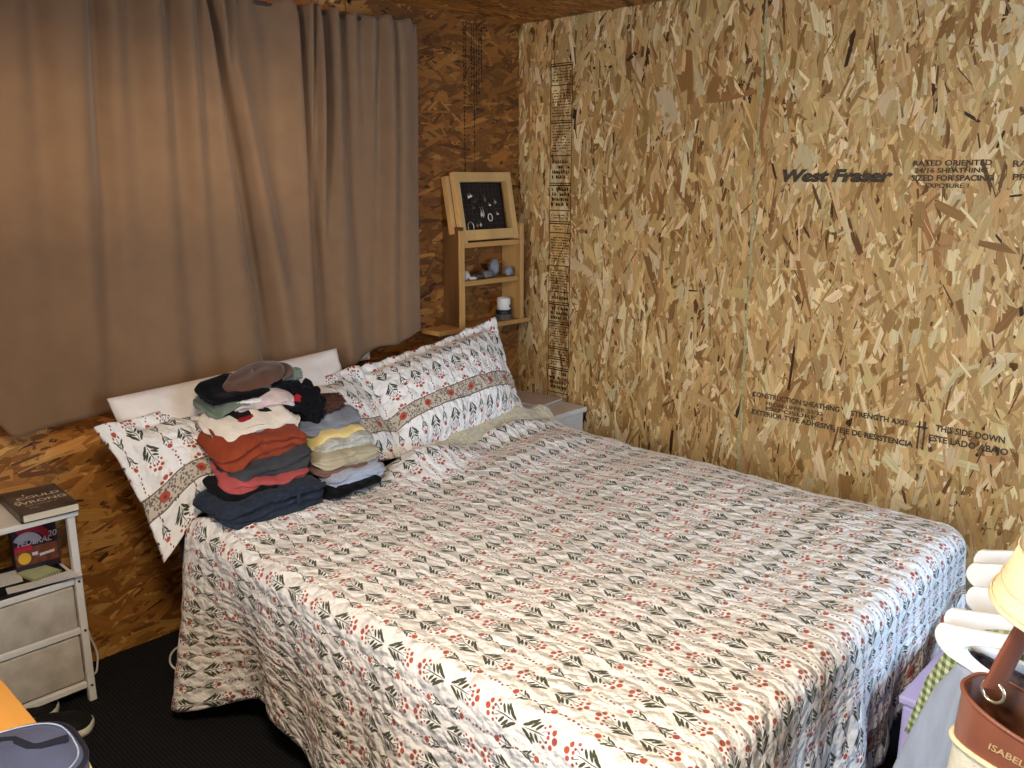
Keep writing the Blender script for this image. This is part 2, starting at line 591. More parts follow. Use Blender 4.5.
# ------------------------------------------------------------------ printed quilt cloth
def floral_mat(name, bands=(), band_axis=1, col=.105, row=.208, quilting=0.5, ground=(240, 236, 231)):
    m, nt, b = new_mat(name)
    N, L = nt.nodes, nt.links

    def math_(op, a, b_=None, c=None):
        n = N.new('ShaderNodeMath')
        n.operation = op
        for i, v in enumerate((a, b_, c)):
            if v is None:
                continue
            if isinstance(v, (int, float)):
                n.inputs[i].default_value = v
            else:
                L.new(v, n.inputs[i])
        return n.outputs[0]
    uv = N.new('ShaderNodeUVMap')
    # slight wobble so the print is not ruler straight
    wn_ = N.new('ShaderNodeTexNoise')
    wn_.inputs['Scale'].default_value = 9
    L.new(uv.outputs[0], wn_.inputs['Vector'])
    wsub = N.new('ShaderNodeVectorMath')
    wsub.operation = 'MULTIPLY_ADD'
    L.new(wn_.outputs['Color'], wsub.inputs[0])
    wsub.inputs[1].default_value = (0.012, 0.012, 0)
    L.new(uv.outputs[0], wsub.inputs[2])
    sp = N.new('ShaderNodeSeparateXYZ')
    L.new(wsub.outputs[0], sp.inputs[0])
    U, V = sp.outputs[0], sp.outputs[1]
    u = math_('MULTIPLY', math_('FRACT', math_('DIVIDE', math_('ADD', U, 20 * col), col)), col)
    v = math_('PINGPONG', math_('ADD', V, 20 * row), row / 2)
    cb = N.new('ShaderNodeCombineXYZ')
    L.new(u, cb.inputs[0])
    L.new(v, cb.inputs[1])
    P = cb.outputs[0]

    def ell(vec, cx, cy, rx, ry, ang=0):
        mp = N.new('ShaderNodeMapping')
        mp.vector_type = 'TEXTURE'
        mp.inputs['Location'].default_value = (cx, cy, 0)
        mp.inputs['Rotation'].default_value = (0, 0, R(ang))
        mp.inputs['Scale'].default_value = (rx, ry, 1)
        L.new(vec, mp.inputs['Vector'])
        ln = N.new('ShaderNodeVectorMath')
        ln.operation = 'LENGTH'
        L.new(mp.outputs[0], ln.inputs[0])
        return ln.outputs['Value']

    def union(vec, lst):
        out = None
        for e in lst:
            d = ell(vec, *e)
            out = d if out is None else math_('MINIMUM', out, d)
        mr = N.new('ShaderNodeMapRange')
        mr.inputs['From Min'].default_value = 0.85
        mr.inputs['From Max'].default_value = 1.1
        mr.inputs['To Min'].default_value = 1
        mr.inputs['To Max'].default_value = 0
        L.new(out, mr.inputs['Value'])
        return mr.outputs[0]
    c1, c2 = 0.030, 0.082
    leaves = [(c1, .040, .0012, .028, 0)]
    for dx, dy, a, l_ in [(.007, .020, -22, .012), (.013, .027, -36, .0135), (.012, .038, -44, .012), (.010, .048, -48, .010), (.018, .036, -52, .008)]:
        leaves += [(c1 + dx, dy, .0031, l_, a), (c1 - dx, dy, .0031, l_, -a)]
    leaves += [(c2, .032, .0011, .014, 0), (c2 + .005, .022, .0024, .010, -26), (c2 - .005, .022, .0024, .010, 26), (c2 + .008, .033, .0022, .009, -46), (c2 - .008, .033, .0022, .009, 46)]
    leaves += [(c1 + .007, .064, .0008, .010, -25), (c1 - .007, .064, .0008, .010, 25)]
    reds = [(c1, .089, .0070, .0064, 0), (c1 + .013, .083, .0056, .0050, 0), (c1 - .013, .083, .0052, .0050, 0), (c1 + .019, .068, .0034, .0038, 0), (c1 - .019, .068, .0034, .0038, 0), (c1 + .001, .074, .0038, .0038, 0),
            (c2, .052, .0074, .0070, 0)]
    buds = [(c1 + .008, .072, .0030, .0032, 0), (c1 - .008, .072, .0030, .0032, 0), (c1 + .013, .060, .0026, .0030, 0), (c1 - .013, .060, .0026, .0030, 0),
            (c2 + .008, .044, .0026, .0032, 0), (c2 - .008, .044, .0026, .0032, 0),
            (c2, .068, .0018, .0034, 0), (c2 + .0025, .078, .0022, .0034, 20), (c2 - .0025, .088, .0022, .0034, -20), (c2, .098, .0030, .0036, 0),
            (c2, .010, .0018, .0034, 0), (c2 + .0025, .002, .0024, .0034, 0)]
    g, rd, bd = union(P, leaves), union(P, reds), union(P, buds)
    # band coordinate
    mask = None
    for bc in bands:
        d = math_('ABSOLUTE', math_('SUBTRACT', (U, V)[band_axis], bc))
        k = math_('LESS_THAN', d, 0.031)
        mask = (k, d) if mask is None else (math_('MAXIMUM', mask[0], k), math_('MINIMUM', mask[1], d))

    def mix(fac, a, bcol):
        n = N.new('ShaderNodeMix')
        n.data_type = 'RGBA'
        L.new(fac, n.inputs[0])
        for i, x in ((6, a), (7, bcol)):
            if isinstance(x, tuple):
                n.inputs[i].default_value = (*x, 1)
            else:
                L.new(x, n.inputs[i])
        return n.outputs[2]
    bgn = N.new('ShaderNodeTexNoise')
    bgn.inputs['Scale'].default_value = 14
    L.new(uv.outputs[0], bgn.inputs['Vector'])
    gc = srgb(*ground)
    base = mix(bgn.outputs['Fac'], tuple(x * .93 for x in gc), tuple(min(1, x * 1.05) for x in gc))
    c = mix(g, base, srgb(70, 73, 54))
    c = mix(bd, c, srgb(138, 78, 64))
    c = mix(rd, c, srgb(176, 82, 62))
    if mask is not None:
        bl = union(P, [])if False else None
        vor = N.new('ShaderNodeTexVoronoi')
        vor.inputs['Scale'].default_value = 120
        L.new(uv.outputs[0], vor.inputs['Vector'])
        dots = math_('LESS_THAN', vor.outputs['Distance'], 0.42)
        bandc = mix(dots, srgb(196, 182, 164), srgb(116, 104, 92))
        edge = math_('GREATER_THAN', mask[1], 0.0265)
        bandc = mix(edge, bandc, srgb(112, 98, 84))
        # rosettes along the band
        lu = (V, U)[band_axis]
        ru = math_('SUBTRACT', math_('MULTIPLY', math_('FRACT', math_('DIVIDE', math_('ADD', lu, 20.02), .115)), .115), .0575)
        rr = math_('SQRT', math_('ADD', math_('MULTIPLY', ru, ru), math_('MULTIPLY', mask[1], mask[1])))
        bandc = mix(math_('LESS_THAN', rr, 0.0145), bandc, srgb(176, 84, 66))
        bandc = mix(math_('LESS_THAN', rr, 0.0055), bandc, srgb(140, 54, 44))
        c = mix(mask[0], c, bandc)
    L.new(c, b.inputs['Base Color'])
    b.inputs['Roughness'].default_value = 0.85
    b.inputs['Specular IOR Level'].default_value = 0.15
    b.inputs['Sheen Weight'].default_value = 0.15
    # quilted relief: small stitched puffs and puckers
    n0 = N.new('ShaderNodeTexNoise')
    n0.inputs['Scale'].default_value = 18
    L.new(uv.outputs[0], n0.inputs['Vector'])
    wob = N.new('ShaderNodeVectorMath')
    wob.operation = 'MULTIPLY_ADD'
    L.new(n0.outputs['Color'], wob.inputs[0])
    wob.inputs[1].default_value = (0.03, 0.03, 0)
    L.new(uv.outputs[0], wob.inputs[2])
    str_ = N.new('ShaderNodeMapping')
    str_.inputs['Scale'].default_value = (1.0, 0.62, 1)
    L.new(wob.outputs[0], str_.inputs['Vector'])
    vo = N.new('ShaderNodeTexVoronoi')
    vo.feature = 'SMOOTH_F1'
    vo.inputs['Scale'].default_value = 46
    vo.inputs['Smoothness'].default_value = 0.35
    L.new(str_.outputs[0], vo.inputs['Vector'])
    puff_ = math_('SUBTRACT', 1.0, vo.outputs['Distance'])
    n2 = N.new('ShaderNodeTexNoise')
    n2.inputs['Scale'].default_value = 70
    n2.inputs['Detail'].default_value = 2
    L.new(uv.outputs[0], n2.inputs['Vector'])
    hgt = math_('ADD', puff_, math_('MULTIPLY', n2.outputs['Fac'], 0.6))
    bp = N.new('ShaderNodeBump')
    bp.inputs['Strength'].default_value = quilting
    bp.inputs['Distance'].default_value = 0.016
    L.new(hgt, bp.inputs['Height'])
    L.new(bp.outputs[0], b.inputs['Normal'])
    return m


def grid_mesh(name, nu, nv, fn, m, parent=None, uvfn=None, thick=0.0):
    """fn(i/(nu-1), j/(nv-1)) -> (point, (u, v))"""
    V, UVc = [], []
    for i in range(nu):
        for j in range(nv):
            p, w = fn(i / (nu - 1), j / (nv - 1))
            V.append(p)
            UVc.append(w)
    Fc = []
    for i in range(nu - 1):
        for j in range(nv - 1):
            a = i * nv + j
            Fc.append((a, a + nv, a + nv + 1, a + 1))
    o = mesh(name, V, Fc, m, parent, True)
    uvl = o.data.uv_layers.new(name='UVMap')
    vi = np.empty(len(o.data.loops), np.int32)
    o.data.loops.foreach_get('vertex_index', vi)
    uvl.data.foreach_set('uv', np.array(UVc, float)[vi].ravel())
    if thick:
        md = o.modifiers.new('thickness', 'SOLIDIFY')
        md.thickness = thick
        md.offset = -1
    return o


# ------------------------------------------------------------------ bed
BX0, BX1, BYL, BYR = 0.34, 2.19, -1.94, -0.40
CHAR = mat('charcoal_sheet', (52, 54, 58), 0.9, 0.15, 60, 0.2)
DARKWOOD = mat('dark_bed_base', (40, 34, 30), 0.6, 0.2, 20)
bed = empty('bed', (1.0, -1.16, 0))
inv = Matrix.Translation((-1.0, 1.16, 0))
box('mattress', (BX0, BYL, 0.30), (BX1, BYR, 0.572), CHAR, bed, 0.045, 4, inv, True)
box('bed_base', (BX0 + .02, BYL + .03, 0.10), (BX1 - .03, BYR - .03, 0.298), DARKWOOD, bed, 0.01, 2, inv)
for sx in (BX0 + .08, BX1 - .14):
    for sy in (BYL + .09, BYR - .15):
        box('leg', (sx, sy, 0.0), (sx + .06, sy + .06, 0.10), DARKWOOD, bed, 0.004, 1, inv)
tag(bed, 'wide bed with charcoal mattress hidden under the floral quilt', 'bed')

# quilt
QZ = 0.606
HEAD = [(-2.45, .48), (-2.06, .475), (-1.95, .49), (-1.85, .58), (-1.6, .57), (-1.42, .555), (-1.25, .535), (-1.1, .52), (-.95, .52), (-.8, .515), (-.6, .52), (-.42, .53), (-.2, .56), (0.2, .60)]
RI = 0.11
DROP_L, DROP_F, DROP_R = 0.545, 0.58, 0.40
qx1, qyl, qyr = BX1 + .03, BYL - .03, BYR + .03
ix1, iyl, iyr = qx1 - RI, qyl + RI, qyr - RI
QYL, QYR = qyl - DROP_L, qyr + DROP_R


def quilt_point(a, c):
    Y = QYL + (QYR - QYL) * c
    xh = lerp_table(HEAD, Y)
    fdrop = lerp_table([(-2.5, .50), (-1.7, .49), (-1.1, .40), (-.75, .27), (-.40, .20), (0.1, .14)], Y)
    x_end = qx1 + fdrop
    X = xh + (x_end - xh) * a
    dx = max(0.0, X - ix1)
    dy = (iyl - Y) if Y < iyl else ((Y - iyr) if Y > iyr else 0.0)
    sgn = -1 if Y < iyl else 1
    Ld = math.hypot(dx, dy)
    bx, by = min(X, ix1), min(max(Y, iyl), iyr)
    rr = 0.055
    flat = RI - rr
    if Ld < 1e-6:
        nx, ny = 0.0, 0.0
    else:
        nx, ny = dx / Ld, sgn * dy / Ld
    if Ld <= flat:
        out, down = Ld, 0.0
    elif Ld <= flat + rr * math.pi / 2:
        t = (Ld - flat) / rr
        out, down = flat + rr * math.sin(t), rr * (1 - math.cos(t))
    else:
        e = Ld - flat - rr * math.pi / 2
        out, down = flat + rr + 0.07 * e, rr + e * 0.997
    dropf = max(0.0, down - 0.05)
    corner = min(nx, abs(ny)) * 2 if Ld > 0 else 0.0
    # hanging folds
    if dropf > 0:
        if ny < 0 and nx < 0.3:
            out += dropf * (0.035 * math.sin(X * 9.0 + 0.6) + 0.04 * math.sin(X * 21 + 1.0))
            out += dropf * 0.20 * gauss(X, .53, .085) - dropf * 0.15 * gauss(X, .84, .20)
            down -= 0.11 * sstep(.1, .45, dropf) * gauss(X, .88, .22)
        if nx > 0.3:
            out += dropf * (0.05 * math.sin(Y * 14) + 0.04 * math.sin(Y * 31 + 2)) * (1 - corner)
        if corner > 0:
            th = math.atan2(abs(ny), nx)
            out += dropf * corner * 0.20 * math.cos(th * 6 + .4)
    zz = QZ - down
    if zz < 0.015:
        out += (0.015 - zz) * 0.8
        zz = 0.015 + 0.004 * (1 + nz3(X * 20, Y * 20, 0))
    x, y = bx + nx * out, by + ny * out
    # top relief
    topf = 1.0 - sstep(0.0, 0.25, down)
    wr_ = 0.010 * nz3(X * 3.1, Y * 3.1, 1.3) + 0.006 * nz3(X * 8, Y * 8, 4.0) + 0.0035 * nz3(X * 26, Y * 26, 9.0)
    near_head = math.exp(-max(0, X - xh) / 0.20)
    wr_ += near_head * (0.020 * nz3(X * 7, Y * 5, 7.7) + 0.010 * math.sin((X * 1.0 + Y * 0.35) * 26))
    # rumpled mound in front of the right pillow and turned edge beside the night table
    hm = 0.085 * gauss(X, xh + .08, .10) * gauss(Y, -1.12, .16)
    hm += 0.055 * gauss(X, xh + .06, .07) * gauss(Y, -.55, .22)
    hm += 0.030 * gauss(X, xh + .25, .10) * gauss(Y, -.72, .30)
    hm += 0.035 * gauss(X, xh + .05, .08) * gauss(Y, -1.88, .10)
    # slight crown along the far side
    hm += 0.018 * gauss(Y, -.62, .22) * sstep(.8, 1.6, X)
    zz += topf * (wr_ + hm)
    side = 1 - topf
    fine = 0.005 * nz3(X * 18, Y * 18, 2.0) + 0.003 * nz3(X * 42, Y * 42, 5.0)
    x += nx * side * fine
    y += ny * side * fine
    # head edge tucks slightly down
    if a < 0.02 and topf > .5:
        zz -= 0.012
    # the band runs along the slanting foot hem
    return (x, y, zz), (Y, X + (.50 - fdrop) * sstep(0.0, 0.16, X - qx1))


quilt = grid_mesh('quilt', 190, 220, quilt_point, floral_mat('floral_quilt_print', bands=(qx1 + .41,), band_axis=1, quilting=0.8), None, None, 0.010)
tag(quilt, 'off-white quilt printed with red flowers and green sprigs spread over the bed', 'quilt')

# cream fleece blanket turned back by the right pillow
FLEECE = mat('cream_fleece', (196, 186, 158), 0.95, 0.22, 70, 0.9, 160, sheen=0.4)


def blanket_point(a, c):
    y = -1.00 + 0.64 * c
    wob = 0.035 * nz3(c * 4, 1.0, 2.0)
    x = 0.43 + (0.15 + wob) * a + 0.05 * (1 - c) * a + 0.02 * nz3(c * 6, 0, 5)
    z = 0.630 + 0.048 * math.sin(min(1, a * 1.15) * math.pi) * (0.75 + 0.5 * nz3(c * 5, 3.3, 1.0)) + 0.014 * nz3(x * 16, y * 16, 3) + 0.022 * gauss(c, .75, .2) - 0.02 * a
    return (x, y, z), (x, y)


bl = grid_mesh('fleece_blanket', 28, 70, blanket_point, FLEECE, None, None, 0.012)
tag(bl, 'cream fleece blanket edge showing between right pillow and quilt', 'blanket')


# ------------------------------------------------------------------ pillows
def pillow(name, tl, tr_, bl_, br_, thick, m, seed, flange=0.0, nu=60, nv=44, droop=None, sag=0.0, wave=0.0045, puff=2.6, v_off=0.0, pinch=.045):
    tl, tr_, bl_, br_ = (Vector(p) for p in (tl, tr_, bl_, br_))
    W = ((tr_ - tl).length + (br_ - bl_).length) / 2
    H = ((tl - bl_).length + (tr_ - br_).length) / 2
    nrm = ((tr_ - tl).cross(tl - bl_)).normalized()
    if nrm.x < 0:
        nrm = -nrm
    V, UVc, Fc = [], [], []

    def P(u, v, side):
        s, t = (u + 1) / 2, (v + 1) / 2
        # concave sides between the corners
        su = s + (0.5 - s) * 0.05 * (1 - v * v) * abs(u) ** 3 * 0 
        c = (bl_ * (1 - s) + br_ * s) * (1 - t) + (tl * (1 - s) + tr_ * s) * t
        cc = (bl_ + br_ + tl + tr_) / 4
        pull = pinch * ((1 - v * v) * abs(u) ** 4 + (1 - u * u) * abs(v) ** 4)
        c = c + (cc - c) * pull
        fu = max(0, min(1, (1 - abs(u)) / max(1e-6, 1 - (1 - flange / (W / 2))))) if flange else 1.0
        iu = min(1, abs(u) / (1 - flange / (W / 2)))
        iv = min(1, abs(v) / (1 - flange / (H / 2)))
        body = max(0, (1 - iu ** puff) * (1 - iv ** puff)) ** 0.55
        h = thick / 2 * body + 0.005
        wr_ = 0.010 * nz3(u * 3 + seed, v * 3, side) * body + 0.006 * nz3(u * 9 + seed, v * 7, side * 2) + 0.003 * nz3(u * 24, v * 18, seed)
        edge = max(iu, iv) ** 6
        ripple = wave * edge * math.sin((u * W + v * H) * 24 + seed)
        c = c + nrm * (side * h + wr_ * (1 if side > 0 else .6) + ripple)
        if edge > .5 and wave:
            c = c + (tl - bl_).normalized() * (0.010 * nz3(u * 8, v * 8, seed + 3) * edge)
        c.z -= sag * (1 - u * u) * t
        if droop:
            c.z -= droop * sstep(-1.86, -2.10, c.y) * (1 - t) ** 1.2 if False else droop * (1 - sstep(-2.06, -1.88, c.y)) * (1 - t) ** 1.2
        return c
    for side in (1, -1):
        for i in range(nu):
            for j in range(nv):
                u, v = -1 + 2 * i / (nu - 1), -1 + 2 * j / (nv - 1)
                V.append(P(u, v, side))
                UVc.append((u * W / 2, v * H / 2 + v_off))
    off = nu * nv
    for k in (0, off):
        for i in range(nu - 1):
            for j in range(nv - 1):
                a = k + i * nv + j
                f = (a, a + nv, a + nv + 1, a + 1)
                Fc.append(f if k == 0 else f[::-1])
    rim = [i * nv for i in range(nu)] + [(nu - 1) * nv + j for j in range(1, nv)] + [i * nv + nv - 1 for i in range(nu - 2, -1, -1)] + [j for j in range(nv - 2, 0, -1)]
    for a, b_ in zip(rim, rim[1:] + rim[:1]):
        Fc.append((b_, a, a + off, b_ + off))
    o = mesh(name, V, Fc, m, None, True)
    uvl = o.data.uv_layers.new(name='UVMap')
    vi = np.empty(len(o.data.loops), np.int32)
    o.data.loops.foreach_get('vertex_index', vi)
    uvl.data.foreach_set('uv', np.array(UVc, float)[vi].ravel())
    bm = bmesh.new()
    bm.from_mesh(o.data)
    bmesh.ops.recalc_face_normals(bm, faces=bm.faces)
    bm.to_mesh(o.data)
    bm.free()
    return o


SHAM = floral_mat('floral_sham_print', bands=(-0.163,), band_axis=1, quilting=0.7)
pw = pillow('bed_pillow', (.175, -2.035, .945), (.175, -1.185, .985), (.30, -1.98, .60), (.32, -1.18, .62), .13, mat('white_pillowcase', (232, 222, 214), .85, .05, 20, .25, 60, sheen=.2), 3.1, 0, 44, 30, wave=0.0, pinch=.012)
tag(pw, 'plain white pillow propped behind the left floral pillow', 'pillow')
pl = pillow('floral_pillow', (.245, -2.11, .885), (.235, -1.125, .915), (.46, -2.03, .615), (.52, -1.09, .625), .17, SHAM, 1.7, .045, 70, 50, droop=.14, v_off=-.108)
tag(pl, 'floral pillow on the left behind the folded clothes, corner drooping past the mattress', 'pillow')
pr_ = pillow('floral_pillow', (.235, -1.165, .905), (.225, -.385, 1.015), (.55, -1.17, .615), (.50, -.475, .635), .19, SHAM, 5.2, .04, 70, 50, v_off=-.108)
tag(pr_, 'floral pillow on the right below the small wooden shelf', 'pillow')


# ------------------------------------------------------------------ curtain
CURT = mat('brown_curtain_cloth', (130, 98, 68), 0.75, 0.06, 14, 0.12, 900, sheen=0.25)
CREASE = [(-1.90, -1.98, .030, .020), (-1.80, -1.86, .018, .03), (-1.69, -1.70, .032, .022), (-1.60, -1.60, .020, .02), (-1.555, -1.385, .060, .014), (-1.50, -1.42, .018, .015), (-1.33, -1.30, .014, .03),
          (-1.205, -1.185, .055, .012), (-1.165, -1.165, .040, .010), (-1.10, -1.14, .050, .016), (-1.02, -.985, .024, .02), (-.94, -.93, .020, .022), (-.87, -.90, .024, .015), (-.80, -.80, .018, .014), (-2.08, -2.12, .022, .03)]
CTOP = 2.205


def hem(y):
    return lerp_table([(-2.6, 1.08), (-2.42, .99), (-2.34, .92), (-2.27, .852), (-2.18, .865), (-2.0, .875), (-1.6, .88), (-1.2, .875), (-1.05, .90), (-.85, .95), (-.68, .985)], y)


def curtain_point(a, c):
    y0 = -2.62 + (2.62 - .675) * c
    zb = hem(y0)
    z = CTOP + (zb - CTOP) * a
    y = y0
    x = 0.088 + 0.012 * math.sin(y0 * 7 + .5)
    big = 0.018 * math.sin(y0 * 15 + 0.8 * a + 1.0) * (1 - .5 * a)
    x += big
    for yt, yb, d, w in CREASE:
        yc = yt + (yb - yt) * a
        ww = w * (1 + 1.6 * a)
        dd = 1.6 * d * (1.0 - 0.35 * a)
        x += -dd * gauss(y0, yc, ww) + 0.45 * dd * gauss(y0, yc + 2.3 * ww, 1.8 * ww) + 0.2 * dd * gauss(y0, yc - 2.3 * ww, 1.8 * ww)
    # gathered heading
    top = math.exp(-a / 0.035)
    x += top * 0.010 * math.sin(y0 * 75 + 2 * math.sin(y0 * 9)) + top * (-0.01)
    z += top * 0.006 * math.sin(y0 * 58)
    # billow over the pillows
    low = sstep(.55, 1.0, a)
    x += 0.006 * low
    # diagonal drape on the lower left
    dgl = math.exp(-((a - .80 - 0.30 * (y0 + 2.1)) / .10) ** 2)
    x += 0.020 * dgl * gauss(y0, -2.0, .28)
    x += 0.012 * nz3(y0 * 5, z * 2.0, 3.3) * (0.3 + a)
    # fold running back to the wall at the left end
    y -= 0.03 * a * sstep(-1.1, -.68, y0)
    x -= 0.06 * (1 - sstep(-2.46, -2.27, y0 + 0.12 * (1 - a))) * sstep(.2, .6, a)
    return (max(x, 0.045), y, z), (y, z)


cu = grid_mesh('window_curtain', 90, 330, curtain_point, CURT, None, None, 0.003)
tag(cu, 'large plain brown curtain hanging over the window behind the bed', 'curtain')
rod = empty('curtain_rod', (0.06, -1.7, CTOP))
STEEL = mat('dull_steel', (120, 112, 100), .4, .1, 30, metallic=.8)
tube('rod', [(0.0, -1.0, -.014), (0.0, 1.02, -.014)], .007, STEEL, rod)
for yy in (-.98, 0.0, 1.0):
    box('bracket', (-0.06, yy - .01, -.03), (0.004, yy + .01, -.006), STEEL, rod, .002, 1)
tag(rod, 'thin metal curtain rod along the top of the brown curtain', 'curtain rod')

# ------------------------------------------------------------------ corner shelf
PINE = mat('raw_pine', (186, 142, 84), .65, .22, 7, .25, 40, stretch=(1, 1, .12), spec=.25)
PINE2 = mat('raw_pine_shelf', (176, 132, 76), .65, .22, 7, .25, 40, stretch=(1, .12, 1), spec=.25)
sh = empty('wall_shelf', (0.0, -.29, .96))
iv_ = Matrix.Translation((0, .29, -.96))
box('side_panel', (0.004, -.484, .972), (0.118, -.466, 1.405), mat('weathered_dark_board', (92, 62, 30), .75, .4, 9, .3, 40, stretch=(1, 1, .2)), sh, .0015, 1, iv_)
box('side_panel', (0.004, -.118, .972), (0.118, -.100, 1.412), PINE, sh, .0015, 1, iv_)
box('front_stile', (0.1185, -.500, .972), (0.128, -.470, 1.392), PINE, sh, .0015, 1, iv_)
box('front_stile', (0.1185, -.122, .972), (0.128, -.098, 1.412), PINE, sh, .0015, 1, iv_)
for z0, z1 in ((1.316, 1.338), (1.150, 1.172)):
    box('shelf_board', (0.004, -.4655, z0), (0.116, -.1185, z1), PINE2, sh, .0015, 1, iv_)
box('base_board', (0.004, -.62, .951), (0.125, -.045, .971), PINE2, sh, .0015, 1, iv_)
tag(sh, 'small raw pine wall shelf with two boards in the corner', 'shelf')

# earring frame leaning on top of the shelf
ef = empty('display_frame', (0.084, -.297, 1.341))
EFM = Matrix.Rotation(R(-11), 4, 'Y')
PALEPINE = mat('pale_pine_frame', (196, 156, 98), .6, .18, 8, .2, 40, stretch=(1, 1, .15), spec=.25)


def fbox(name, lo, hi, m=PALEPINE, bev=.002):
    return box(name, lo, hi, m, ef, bev, 1, EFM)


FH, FW = .295, .172
fbox('bottom_rail', (0.012, -FW + .028, 0.0), (0.034, FW - .028, .045))
fbox('top_rail', (0.012, -FW + .028, FH - .042), (0.034, FW - .028, FH))
fbox('left_stile', (0.008, -FW - .004, -.012), (0.036, -FW + .028, FH))
fbox('right_stile', (0.008, FW - .028, -.004), (0.036, FW + .004, FH))
fbox('side_board', (-0.026, -FW - .022, .035), (0.006, -FW - .002, FH - .012))
fbox('side_board', (-0.026, FW - .004, .045), (0.006, FW + .016, FH - .022))
fbox('back_panel', (-0.034, -FW - .002, 0.0), (-0.027, FW - .004, FH - .02), mat('dark_mesh_backing', (44, 34, 26), .8, .3, 120, .4))
MESHW = mat('dark_wire', (60, 52, 44), .5, .1, 50, metallic=.5)
V_, F_ = [], []
for k in range(13):
    yy = -FW + .035 + k * (2 * FW - .07) / 12
    v, f_ = tube_data([(0.010, yy, .04), (0.010, yy, FH - .04)], .0007, 4)
    F_ += [tuple(i + len(V_) for i in q) for q in f_]
    V_ += v
for k in range(10):
    zz = .05 + k * (FH - .10) / 9
    v, f_ = tube_data([(0.010, -FW + .03, zz), (0.010, FW - .03, zz)], .0007, 4)
    F_ += [tuple(i + len(V_) for i in q) for q in f_]
    V_ += v
mesh('wire_mesh', [EFM @ Vector(p) for p in V_], F_, MESHW, ef)
tag(ef, 'deep pine frame hung with earrings leaning on the wall shelf', 'frame')

SILV = mat('silver_earring', (206, 204, 200), .3, .1, 60, metallic=.85)
PEARL = mat('pearl_earring', (222, 214, 204), .3, .08, 60)
DKST = mat('dark_stone_earring', (52, 44, 46), .3, .3, 60)
BRONZE = mat('bronze_earring', (150, 116, 74), .35, .2, 60, metallic=.7)
ear_specs = [('hoop', -.096, .060, .022, SILV, 'silver hoop earring low at left of the pine frame'),
             ('drop', -.085, .190, .014, PEARL, 'white shell earring upper left in the pine frame'),
             ('drop', -.072, .194, .012, PEARL, 'small white shell earring second from left in upper row of pine frame'),
             ('tassel', -.055, .178, .030, DKST, 'black tassel earring in the pine frame'),
             ('long', -.022, .118, .040, SILV, 'long silver drop earring at centre of the pine frame'),
             ('long', -.010, .118, .040, SILV, 'long silver drop earring right of its twin at centre of the frame'),
             ('drop', -.058, .065, .018, BRONZE, 'bronze leaf earring in bottom row of the pine frame'),
             ('drop', -.036, .068, .020, SILV, 'silver leaf earring in bottom row of the pine frame'),
             ('hoop', .030, .098, .016, PEARL, 'pale ring earring right of centre in the pine frame'),
             ('stud', .036, .152, .008, PEARL, 'round pearl stud at right of the pine frame'),
             ('long', .010, .178, .026, BRONZE, 'bronze drop earring high in the pine frame'),
             ('drop', .072, .165, .018, SILV, 'silver drop earring by the right stile of the pine frame'),
             ('stud', .078, .112, .008, PEARL, 'pearl stud beside the right stile of the frame'),
             ('drop', -.064, .142, .012, BRONZE, 'small bronze charm earring at mid left of the frame')]
EFW = Matrix.Translation(ef.location) @ EFM
for kind, yy, zz, s, m_, lab in ear_specs:
    c = Vector((0.015, yy, zz))
    if kind == 'hoop':
        V_, F_ = tube_data([(c.x, c.y + s * .8 * math.cos(t), c.z + s * math.sin(t)) for t in np.linspace(0, 2 * math.pi, 20, endpoint=False)], .0022, 6, True)
    else:
        rad = {'drop': [.001, .004, .0065, .005, .001], 'long': [.0012, .0025, .0045, .0045, .001], 'tassel': [.003, .006, .010, .012, .011], 'stud': [.001, .005, .0065, .005, .001]}[kind]
        V_, F_ = tube_data([(c.x, c.y + .0015 * math.sin(k), c.z + s / 2 - s * k / 4) for k in range(5)], rad, 8)
        hk, hf = tube_data([(c.x - .001, c.y, c.z + s / 2), (c.x - .003, c.y, c.z + s / 2 + .006), (c.x - .006, c.y, c.z + s / 2 + .007)], .0007, 5)
        F_ += [tuple(i + len(V_) for i in q) for q in hf]
        V_ += hk
    e = mesh('earring', [EFW @ Vector(p) for p in V_], F_, m_, None, True)
    tag(e, lab, 'earring', 'earrings on the pine frame')


def pebble(name, loc, r, m, seed, lab, cat, group=None):
    bm = bmesh.new()
    bmesh.ops.create_icosphere(bm, subdivisions=3, radius=1)
    for v in bm.verts:
        k = 1 + .25 * nz3(v.co.x * 1.4 + seed, v.co.y * 1.4, v.co.z * 1.4) + .06 * nz3(v.co.x * 5 + seed, v.co.y * 5, v.co.z * 5)
        v.co = Vector((v.co.x * r[0], v.co.y * r[1], v.co.z * r[2])) * k
    zmin = min(v.co.z for v in bm.verts)
    for v in bm.verts:
        v.co = v.co + Vector(loc) - Vector((0, 0, zmin))
    o = bm_obj(name, bm, m, None, True)
    return tag(o, lab, cat, group)


